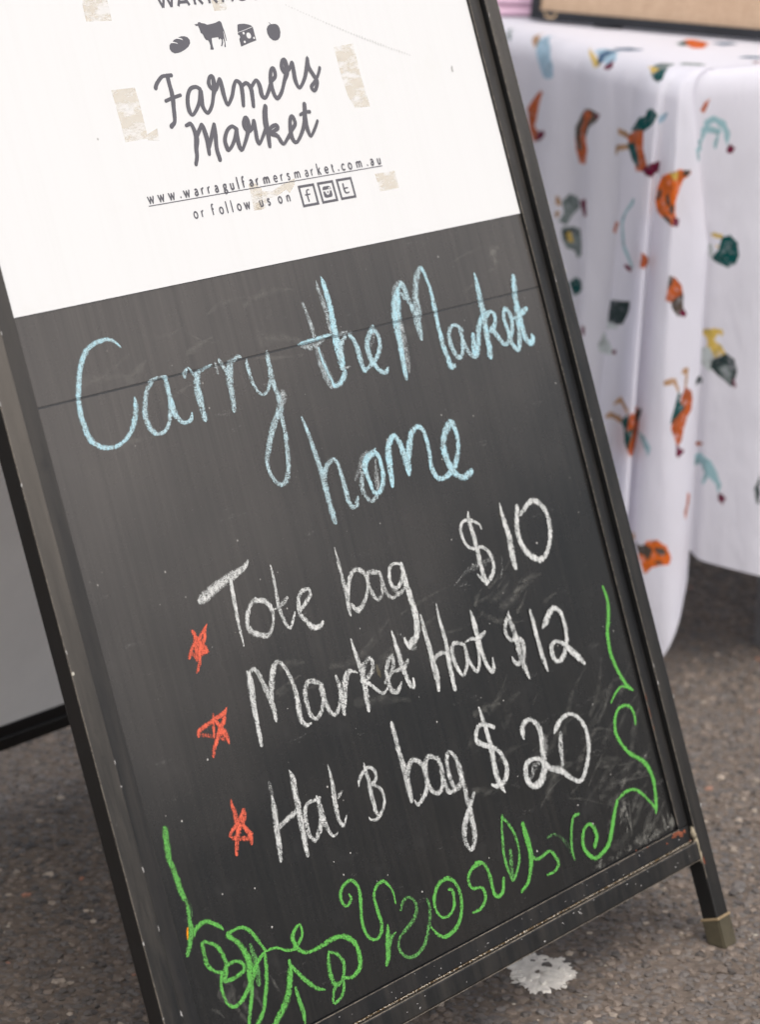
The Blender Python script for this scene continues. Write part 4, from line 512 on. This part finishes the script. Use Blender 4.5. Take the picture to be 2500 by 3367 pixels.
def disc(cx, cy, rx, ry, c0, V, Fc, n=20):
    s0 = len(V); V.append((cx, cy, c0))
    for i in range(n): V.append((cx+rx*math.cos(2*math.pi*i/n), cy+ry*math.sin(2*math.pi*i/n), c0))
    for i in range(n): Fc.append((s0, s0+1+i, s0+1+(i+1) % n))
V = []; Fc = []
for a_, b_, rx, ry in HOLES: disc(a_/1e4, b_/1e4, rx/1e4, ry/1e4, LIFT+.00004, V, Fc)
link('cheese_holes', mesh('cheese_holes', V, Fc), M['sheet'], sheet)
# boxed social marks
V = []; Fc = []
for q in BOXES:
    c_ = np.array(q, float)/1e4; m_ = c_.mean(0); inn = m_+(c_-m_)*.76; s0 = len(V)
    for p_ in list(c_)+list(inn): V.append((p_[0], p_[1], LIFT))
    for i in range(4): j = (i+1) % 4; Fc.append((s0+i, s0+4+i, s0+4+j, s0+j))
bx = link('social_boxes', mesh('social_boxes', V, Fc), M['ink'], sheet, label='three grey outlined boxes with an f, a camera and a t')
V = []; Fc = []; AC = []; DE = []
for grp in (BOXMARKS[:2], BOXMARKS[2:]):
    V = []; Fc = []
    for i, st in enumerate(grp): add_ribbon(smooth(np.array(st, float).reshape(-1, 3)/1e4, .0004), LIFT+i*.00003, V, Fc, 1, AC, DE)
    link('social_mark', ribbon_mesh('mark', V, Fc), M['ink'], sheet)
link('camera_mark', poly_me('camera', CAMP, LIFT), M['ink'], sheet)
V = []; Fc = []; a_, b_, rx, ry = [x/1e4 for x in CAMD[0]]; disc(a_, b_, rx*2.1, ry*1.9, LIFT+.00004, V, Fc); a2, b2, rx2, ry2 = [x/1e4 for x in CAMD[1]]; disc(a2, b2, rx2, ry2, LIFT+.00004, V, Fc)
link('camera_lens_ring', mesh('lens_ring', V, Fc), M['sheet'], sheet)
V = []; Fc = []; disc(a_, b_, rx*.9, ry*.9, LIFT+.00008, V, Fc); link('camera_lens', mesh('lens', V, Fc), M['ink'], sheet)
# small sans-serif line, one drawn glyph per letter (x-height 1)
def arc(cx, cy, rx, ry, a0, a1, n=12): return [(cx+rx*math.cos(R(a0+(a1-a0)*i/n)), cy+ry*math.sin(R(a0+(a1-a0)*i/n))) for i in range(n+1)]
GL = {'w': (0, [[(-.60, 1), (-.30, .02), (0, .95), (.30, .02), (.60, 1)]]),
 'a': (1, [[(-.26, .86), (-.05, 1), (.18, .94), (.29, .72), (.30, .35), (.30, 0)], [(.30, .58), (.0, .56), (-.26, .42), (-.30, .22), (-.14, .02), (.12, .06), (.30, .30)]]),
 'r': (1, [[(-.18, 1), (-.18, .5), (-.18, 0)], [(-.18, .60), (-.04, .88), (.14, .99), (.27, .95)]]),
 'g': (1, [arc(0, .66, .28, .32, 0, 360, 20), [(-.18, .42), (-.26, .26), (-.12, .14), (.10, .10)], arc(.03, -.16, .33, .26, 0, 360, 20), [(.22, .88), (.42, 1.0)]]),
 'u': (1, [[(-.30, 1), (-.30, .36), (-.20, .08), (0, 0), (.20, .10), (.30, .36)], [(.30, 1), (.30, .5), (.30, 0)]]),
 'l': (0, [[(0, 1.72), (0, 0)]]),
 'f': (1, [[(.30, 1.62), (.12, 1.72), (-.04, 1.62), (-.10, 1.35), (-.10, .6), (-.10, 0)], [(-.30, .96), (.22, .96)]]),
 'm': (1, [[(-.58, 1), (-.58, .5), (-.58, 0)], [(-.58, .62), (-.44, .92), (-.27, 1), (-.08, .90), (0, .62), (0, .3), (0, 0)], [(0, .62), (.14, .92), (.31, 1), (.50, .90), (.58, .62), (.58, .3), (.58, 0)]]),
 'n': (1, [[(-.30, 1), (-.30, .5), (-.30, 0)], [(-.30, .62), (-.14, .92), (.05, 1), (.24, .90), (.30, .62), (.30, .3), (.30, 0)]]),
 'e': (1, [[(-.36, .52), (.0, .52), (.36, .52), (.30, .82), (.06, 1), (-.20, .94), (-.36, .70), (-.37, .40), (-.22, .10), (.04, 0), (.32, .16)]]),
 's': (1, [[(.26, .84), (.05, 1), (-.18, .94), (-.24, .74), (-.08, .58), (.14, .44), (.25, .26), (.14, .05), (-.08, 0), (-.28, .14)]]),
 'k': (0, [[(-.26, 1.72), (-.26, 0)], [(.28, 1), (-.22, .50)], [(-.04, .64), (.32, 0)]]),
 't': (1, [[(0, 1.32), (0, .8), (0, .28), (.08, .04), (.26, .03)], [(-.20, .96), (.24, .96)]]),
 'c': (1, [[(.32, .82), (.10, 1), (-.16, .96), (-.35, .74), (-.38, .45), (-.26, .14), (.0, 0), (.32, .16)]]),
 'o': (1, [arc(0, .5, .40, .5, 0, 360, 24)]),
 '.': (2, [])}
def type_line(name, L, base, xh, sw, lbl, caps=None):
    V = []; Fc = []; AC = []; DE = []; z = 0
    for g, a4 in L:
        kind, ss = GL[g]; a0 = a4/1e4
        if kind == 2: disc(a0, base+.14*xh, .17*xh, .17*xh, LIFT, V, Fc, 12); AC += [0]*13; DE += [0]*13; continue
        for s_ in ss:
            P = [(a0+x*xh, base+y*xh, sw) for x, y in s_]
            if kind == 0:
                Q = []
                for i in range(len(P)-1): add_ribbon(smooth(P[i:i+2], .0006), LIFT+(z % 40)*.000012, V, Fc, 1, AC, DE, i > 0 or True, 0, 0); z += 1
            else: add_ribbon(smooth(P, .0006), LIFT+(z % 40)*.000012, V, Fc, 1, AC, DE, False, 0, .0002); z += 1
    link(name, ribbon_mesh(name, V, Fc), M['ink'], sheet, label=lbl)
type_line('printed_lettering', URL, .6172, .0048, .00138, 'small grey web address line')
type_line('printed_lettering', FOLLOW, .6004, .0048, .00138, 'small grey line or follow us on')
link('printed_underline', box_me('underline', (.1576, .6150, .0007), (.4314, .6157, .00084)), M['ink'], sheet)
V = []; Fc = []; AC = []; DE = []; z = 0
cw = .0025; H = .7614; C_ = .0118
def cap(pts):
    global z
    for i in range(len(pts)-1): add_ribbon(smooth([(pts[i][0], H+pts[i][1], cw), (pts[i+1][0], H+pts[i+1][1], cw)], .001), LIFT+z*.00001, V, Fc, 1, AC, DE, False, 0, 0); z += 1
cap([(.2218, C_), (.2266, 0), (.2313, C_), (.2357, 0), (.2402, C_)])
cap([(.2432, 0), (.2493, C_), (.2556, 0)]); cap([(.2452, .0030), (.2536, .0030)])
for s0_ in (.2622, .2784): cap([(s0_, 0), (s0_, C_), (s0_+.0050, C_), (s0_+.0072, .0098), (s0_+.0068, .0070), (s0_+.0040, .0056), (s0_, .0056)]); cap([(s0_+.0036, .0056), (s0_+.0084, 0)])
cap([(.2930, 0), (.2990, C_), (.3050, 0)]); cap([(.2950, .0030), (.3030, .0030)])
add_ribbon(smooth([(x, H+y, cw) for x, y in ((.3222, .0100), (.3180, C_), (.3130, .0104), (.3104, .0062), (.3128, .0014), (.3172, .0006), (.3214, .0020), (.3222, .0055), (.3186, .0056))], .0008), LIFT, V, Fc, 1, AC, DE)
add_ribbon(smooth([(x, H+y, cw) for x, y in ((.3270, C_), (.3270, .0045), (.3290, .0010), (.3318, .0004), (.3346, .0010), (.3366, .0045), (.3366, C_))], .0008), LIFT, V, Fc, 1, AC, DE)
cap([(.3420, C_), (.3420, .0004), (.3486, .0004)])
link('printed_lettering', ribbon_mesh('caps', V, Fc), M['ink'], sheet, label='grey capitals WARRAGUL across the top')
# old tape patches
for i, q in enumerate(TAPE):
    me = poly_me('tape', [q], LIFT-.00005)
    link('tape_residue', me, M['tape'], sheet)
# faint zip of scuff dashes
V = []; Fc = []
for i in range(46):
    t_ = i/45
    a_ = .3647+.137*t_; b_ = .7542-.0516*t_-.002*math.sin(t_*3)
    w_ = .0006+.0016*t_*(1 if t_ < .8 else 1-(t_-.8)*4); flake(a_, b_, LIFT+.0001, .00035, w_, 700+i, V, Fc, 6)
flake(.5529, .6858, LIFT+.0001, .0014, .0036, 811, V, Fc, 8)
link('scuff_marks', mesh('scuff_marks', V, Fc), M['scuff'], sheet, kind='stuff')
# nail-hole dents in the lower board
V = []; Fc = []
for i, (a_, b_, rx, ry) in enumerate(((.2745, .2270, .0022, .0068), (.4010, .2235, .0016, .0110), (.4690, .3130, .0012, .0040))): V = []; Fc = []; flake(a_, b_, .00008, rx, ry, 900+i, V, Fc, 9); link('board_dent', mesh('board_dent', V, Fc), M['cap'], boards['lo'])

# ---------------------------------------------------------------- table, cloth and what stands on it
CXc, CYc, ZT = 1.135, .388, .69
E1 = Vector((.520, .853)); E2 = Vector((.855, -.519))
CLR = {'o': (226, 112, 40), 'q': (196, 98, 50), 'b': (88, 78, 68), 't': (14, 82, 80), 'r': (112, 24, 58), 'l': (166, 196, 214), 'y': (222, 190, 96), 'g': (128, 140, 138), 'n': (190, 150, 112), 'd': (52, 66, 66), 'c': (160, 198, 204), 'e': (206, 214, 212), 'u': (70, 100, 130)}
def cloth_ctrl(t):
    q = min(1, 3*t); e1 = (-.436, -.897); e2 = (.896, -.445)
    L = lambda x, o=0: (e1[0]*x-.897*o, e1[1]*x+.436*o)
    Q = lambda x, o=0: (e2[0]*x+.436*o, e2[1]*x+.897*o)
    P=[L(.75),L(.66,.010*t),L(.57,-.004*t),L(.47,.030*t),L(.39,-.018*t),L(.31,.034*t),L(.24,-.018*t),L(.175,.032*t),L(.125,-.012*t),
       (-.034-.056*t,-.074-.058*t),(-.024-.040*t,-.040+.012*t),(-.012-.022*t,-.018+.040*t),(-.001-.047*t,-.014-.052*t),
       (.010-.028*t,-.009+.040*t),(.014+.006*t,-.010+.062*t),(.022+.030*q-.012*t,-.014+.030*t),(.030+.012*q-.004*t,-.024-.026*t),
       Q(.075,-.022*t),Q(.13,.024*t),Q(.20,-.020*t),Q(.30,.022*t),Q(.42,0),Q(.6,.015*t),Q(.85),Q(1.1,.012*t),Q(1.4),Q(1.6,.01*t)]
    c3=(e2[0]*1.8,e2[1]*1.8);c4=(c3[0]+e1[0]*.75,c3[1]+e1[1]*.75)
    P+=[c3,((c3[0]+c4[0])/2,(c3[1]+c4[1])/2),c4,(c4[0]*.66+L(.75)[0]*.34,c4[1]*.66+L(.75)[1]*.34),(c4[0]*.33+L(.75)[0]*.67,c4[1]*.33+L(.75)[1]*.67)]
    return np.array(P)
HEM = np.array([.10,.09,.08,.08,.07,.07,.07,.06,.05,.045,.04,.035,.025,.028,.065,.125,.150,.140,.128,.12,.11,.10,.08,.06,.05,.05,.30,.60,.60,.60,.58,.45])
NCU = 32
WR = np.array([-.5, .86])
def wrinkle(u, t): return .0024*t**.7*(np.sin(2.9*u+2.5*t)+.5*np.sin(6.1*u-3*t+1))
def cr_rows(P, U):
    i = np.floor(U).astype(int); f = (U-i)[:, None]; p0, p1, p2, p3 = [P[(i+k) % NCU] for k in (-1, 0, 1, 2)]
    return .5*(2*p1+(-p0+p2)*f+(2*p0-5*p1+4*p2-p3)*f*f+(-p0+3*p1-3*p2+p3)*f**3)
U = np.concatenate([np.linspace(0, 3, 24, endpoint=False), np.linspace(3, 20, 1150, endpoint=False), np.linspace(20, 32, 110, endpoint=False)])
T = np.concatenate([np.linspace(-1, -.42, 8, endpoint=False), np.linspace(-.42, 0, 70, endpoint=False), np.linspace(0, .05**.5, 26, endpoint=False)**2, np.linspace(.05, 1, 400)])
hem = cr_rows(HEM[:, None], U)[:, 0]
rows = []
cc = np.array([.896*.9-.436*.37, -.445*.9-.897*.37])
for t in T:
    ld = cr_rows(cloth_ctrl(max(t, 0)), U)
    if t <= 0: c = np.array([.65, -.73])-ld; ld = ld+c/np.linalg.norm(c, axis=1)[:, None]*.03; ld = ld+(cc-ld)*(-t); z = np.full(len(U), ZT)
    else:
        z = ZT-(ZT-hem)*t; s = np.minimum(ZT-z, .03); inn = .03-np.sqrt(np.maximum(0, .03**2-(.03-s)**2))
        c = np.array([.65, -.73])-ld; ld = ld+c/np.linalg.norm(c, axis=1)[:, None]*inn[:, None]
    ld = ld+WR*(wrinkle(U, max(t, 0)))[:, None]
    rows.append(np.stack([CXc+ld[:, 0]*.538-ld[:, 1]*.843, CYc-ld[:, 0]*.843-ld[:, 1]*.538, z], 1))
V = np.concatenate(rows); nu = len(U)
Fc = [(r*nu+i, r*nu+(i+1) % nu, (r+1)*nu+(i+1) % nu, (r+1)*nu+i) for r in range(len(T)-1) for i in range(nu)]
me = bpy.data.meshes.new('tablecloth'); me.from_pydata(V.tolist(), [], Fc); me.update()
me.polygons.foreach_set('use_smooth', [True]*len(me.polygons))
C = np.ones((len(T), nu, 4)); C[:, :, 3] = 0
UG, TG = np.meshgrid(U, T)
for col, q in MOTIFS:
    q = np.array(q, float)/1000; lo, hi = q.min(0), q.max(0)
    iu = np.where((U >= lo[0]-.01) & (U <= hi[0]+.01))[0]; it = np.where((T >= lo[1]-.005) & (T <= hi[1]+.005))[0]
    if len(iu) == 0 or len(it) == 0: continue
    X, Y = np.meshgrid(U[iu], T[it]); X = X+.005*np.sin(Y*240); ins = np.zeros(X.shape, bool); n = len(q)
    for ox, oy in (((0, 0), (.014, 0), (-.014, 0), (0, .003), (0, -.003)) if col in 'nclue' else ((0, 0),)):
        one = np.zeros(X.shape, bool)
        for i in range(n):
            x1, y1 = q[i]; x2, y2 = q[(i+1) % n]
            if y1 == y2: continue
            one ^= ((y1 > Y+oy) != (y2 > Y+oy)) & (X+ox < (x2-x1)*(Y+oy-y1)/(y2-y1)+x1)
        ins |= one
    sub = C[np.ix_(it, iu)]; sub[ins] = srgb(*CLR[col]); C[np.ix_(it, iu)] = sub
    
at = me.color_attributes.new('print', 'FLOAT_COLOR', 'POINT'); at.data.foreach_set('color', C.ravel())
def mat_cloth():
    t = NT('printed_cotton'); v = t.obj(); a = t.n('Attribute', attribute_name='print')
    n = t.noise(v, 130, 4, .75)
    al = t.math('MULTIPLY', a.outputs['Alpha'], t.ramp(n, .30, .46, .55, 1.))
    dark = t.mix(t.math('MULTIPLY', t.ramp(t.noise(v, 75, 3), .50, .62), .30), a.outputs['Color'], (.03, .035, .035, 1))
    c = t.mix(al, (.83, .82, .885, 1), dark)
    t.set(t.b, 'Base Color', c); t.set(t.b, 'Roughness', .9); t.set(t.b, 'Specular IOR Level', .2)
    tr = t.n('BsdfTranslucent'); t.set(tr, 'Color', c); ms = t.n('MixShader'); ms.inputs[0].default_value = .50; t.t.links.new(t.b.outputs[0], ms.inputs[1]); t.t.links.new(tr.outputs[0], ms.inputs[2]); t.t.links.new(ms.outputs[0], t.out.inputs['Surface'])
    w = t.math('ADD', t.noise(t.scale(v, (9, 9, 4)), 1, 4, .6), t.math('MULTIPLY', t.noise(t.scale(v, (40, 40, 12)), 1, 4, .65), .25)); t.bump(w, .6, .014)
    return t.m
M['cloth'] = mat_cloth()
link('tablecloth', me, M['cloth'], label='white tablecloth printed with orange and green chickens hanging in folds over the table', category='tablecloth')
for p in me.polygons[:0]: pass
def pt(x, y): return Vector((CXc, CYc))+E1*x+E2*y
rt = math.atan2(E1.y, E1.x)
table = thing('trestle_table', 'folding table hidden beneath the chicken print tablecloth', 'table', (pt(.375, .9).x, pt(.375, .9).y, 0), rt)
M['ply'] = mat_simple('table_plastic', (.55, .54, .5, 1), .5, .06, 20); M['tube'] = mat_simple('grey_steel', (.2, .2, .2, 1), .4, .1, 30)
link('tabletop', box_me('tabletop', (-.345, -.86, ZT-.045), (.345, .86, ZT-.006), .006), M['ply'], table)
for sx in (-1, 1):
    for sy in (-1, 1): link('leg', box_me('leg', (sx*.28-.012, sy*.7-.012, 0), (sx*.28+.012, sy*.7+.012, ZT-.046), .003), M['tube'], table)
# burlap notice board standing on the table
nb_d = Vector((-.0223, -.3443, 0)).normalized(); nb_n = Vector((-.998, .065, 0)); 
up = (Vector((0, 0, 1))*math.cos(R(9))-nb_n*math.sin(R(9))).normalized()
M['blackwood'] = mat_simple('black_painted_wood', (.014, .015, .019, 1), .5, .3, 50, .1)
def mat_burlap():
    t = NT('burlap'); v = t.obj(); n1 = t.noise(t.scale(v, (500, 60, 500)), 1, 3); n2 = t.noise(t.scale(v, (60, 500, 60)), 1, 3); n3 = t.noise(v, 12, 3)
    f = t.math('MULTIPLY', t.math('ADD', n1, n2), .5)
    c = t.mix(t.ramp(f, .35, .65), (.44, .30, .20, 1), (.60, .43, .30, 1)); c = t.mix(t.ramp(n3, .3, .8, 0, .4), c, (.50, .36, .25, 1))
    t.set(t.b, 'Base Color', c); t.set(t.b, 'Roughness', .95); t.bump(f, .5, .001); return t.m
M['burlap'] = mat_burlap()
nrm = nb_d.cross(up).normalized()
sp0 = Vector((1.4878, .8238, ZT+.003))
NB = thing('notice_board', 'brown burlap notice board in a black frame leaning back on the tablecloth', 'notice board', sp0)
NM = Matrix([[nb_d.x, up.x, nrm.x, 0], [nb_d.y, up.y, nrm.y, 0], [nb_d.z, up.z, nrm.z, 0], [0, 0, 0, 1]])
sgn = 1 if nrm.dot(nb_n) > 0 else -1
WB, HBd, fw = .78, .42, .0115
for lo, hi in (((0, 0, -.012), (WB, fw, .008)), ((0, HBd-fw, -.012), (WB, HBd, .008)), ((0, fw, -.012), (fw, HBd-fw, .008)), ((WB-fw, fw, -.012), (WB, HBd-fw, .008))):
    link('frame_rail', box_me('frame_rail', lo, hi, .0015), M['blackwood'], NB, NM)
link('burlap_panel', box_me('burlap_panel', (fw-.001, fw-.001, -.004), (WB-fw+.001, HBd-fw+.001, .001)), M['burlap'], NB, NM)
for x_ in (.105, .5): link('foot_block', box_me('foot_block', (x_, -.0025, -.010), (x_+.03, .001, .012), .0008), M['blackwood'], NB, NM)
V = []; Fc = []
P = [(.034+.009*math.cos(a), .0095-.0065*math.sin(a), .0026) for a in np.linspace(0, math.pi, 12)]
add_ribbon(P, .0086, V, Fc, 1, [], [], False); link('twine_loop', mesh('twine_loop', V, Fc), mat_simple('twine', (.50, .36, .22, 1), .9), NB, NM)
# folded cloths behind the notice board
M['pink'] = mat_simple('pink_cotton', (.62, .42, .53, 1), .9, .08, 30, .2); M['purple'] = mat_simple('purple_cotton', (.20, .15, .30, 1), .9, .12, 30, .2)
M['wine'] = mat_simple('wine_print', (.16, .02, .05, 1), .9, .2, 60)
def folded(name, label, z0, h, n, mat, dx=0, mats=None):
    c = Vector((1.565, .985, z0)); t = thing(name, label, 'cloth', c, R(32+dx))
    for i in range(n):
        e = random.uniform(-.004, .004)
        link('fold', box_me('fold', (-.11+e, -.17+e, h/n*i), (.11+e, .17-e, h/n*(i+1)-.0006), min(.005, h/n*.45)), mat, t)
    return t
f1 = folded('folded_tea_towel', 'pink folded tea towel under the purple one behind the notice board', ZT+.001, .026, 2, M['pink'])
V = []; Fc = []; 
for i in range(3): flake(0.03+.012*i, 0, 0, .010, .007, 77+i, V, Fc, 9)
pm_ = mesh('print_motif', [(-.1145, -v[0]-.09, v[1]+.019) for v in V], Fc)
link('print_motif', pm_, M['wine'], f1)
f2 = folded('folded_tea_towel', 'purple folded tea towel on top of the pink one behind the notice board', ZT+.028, .06, 4, M['purple'], 2)
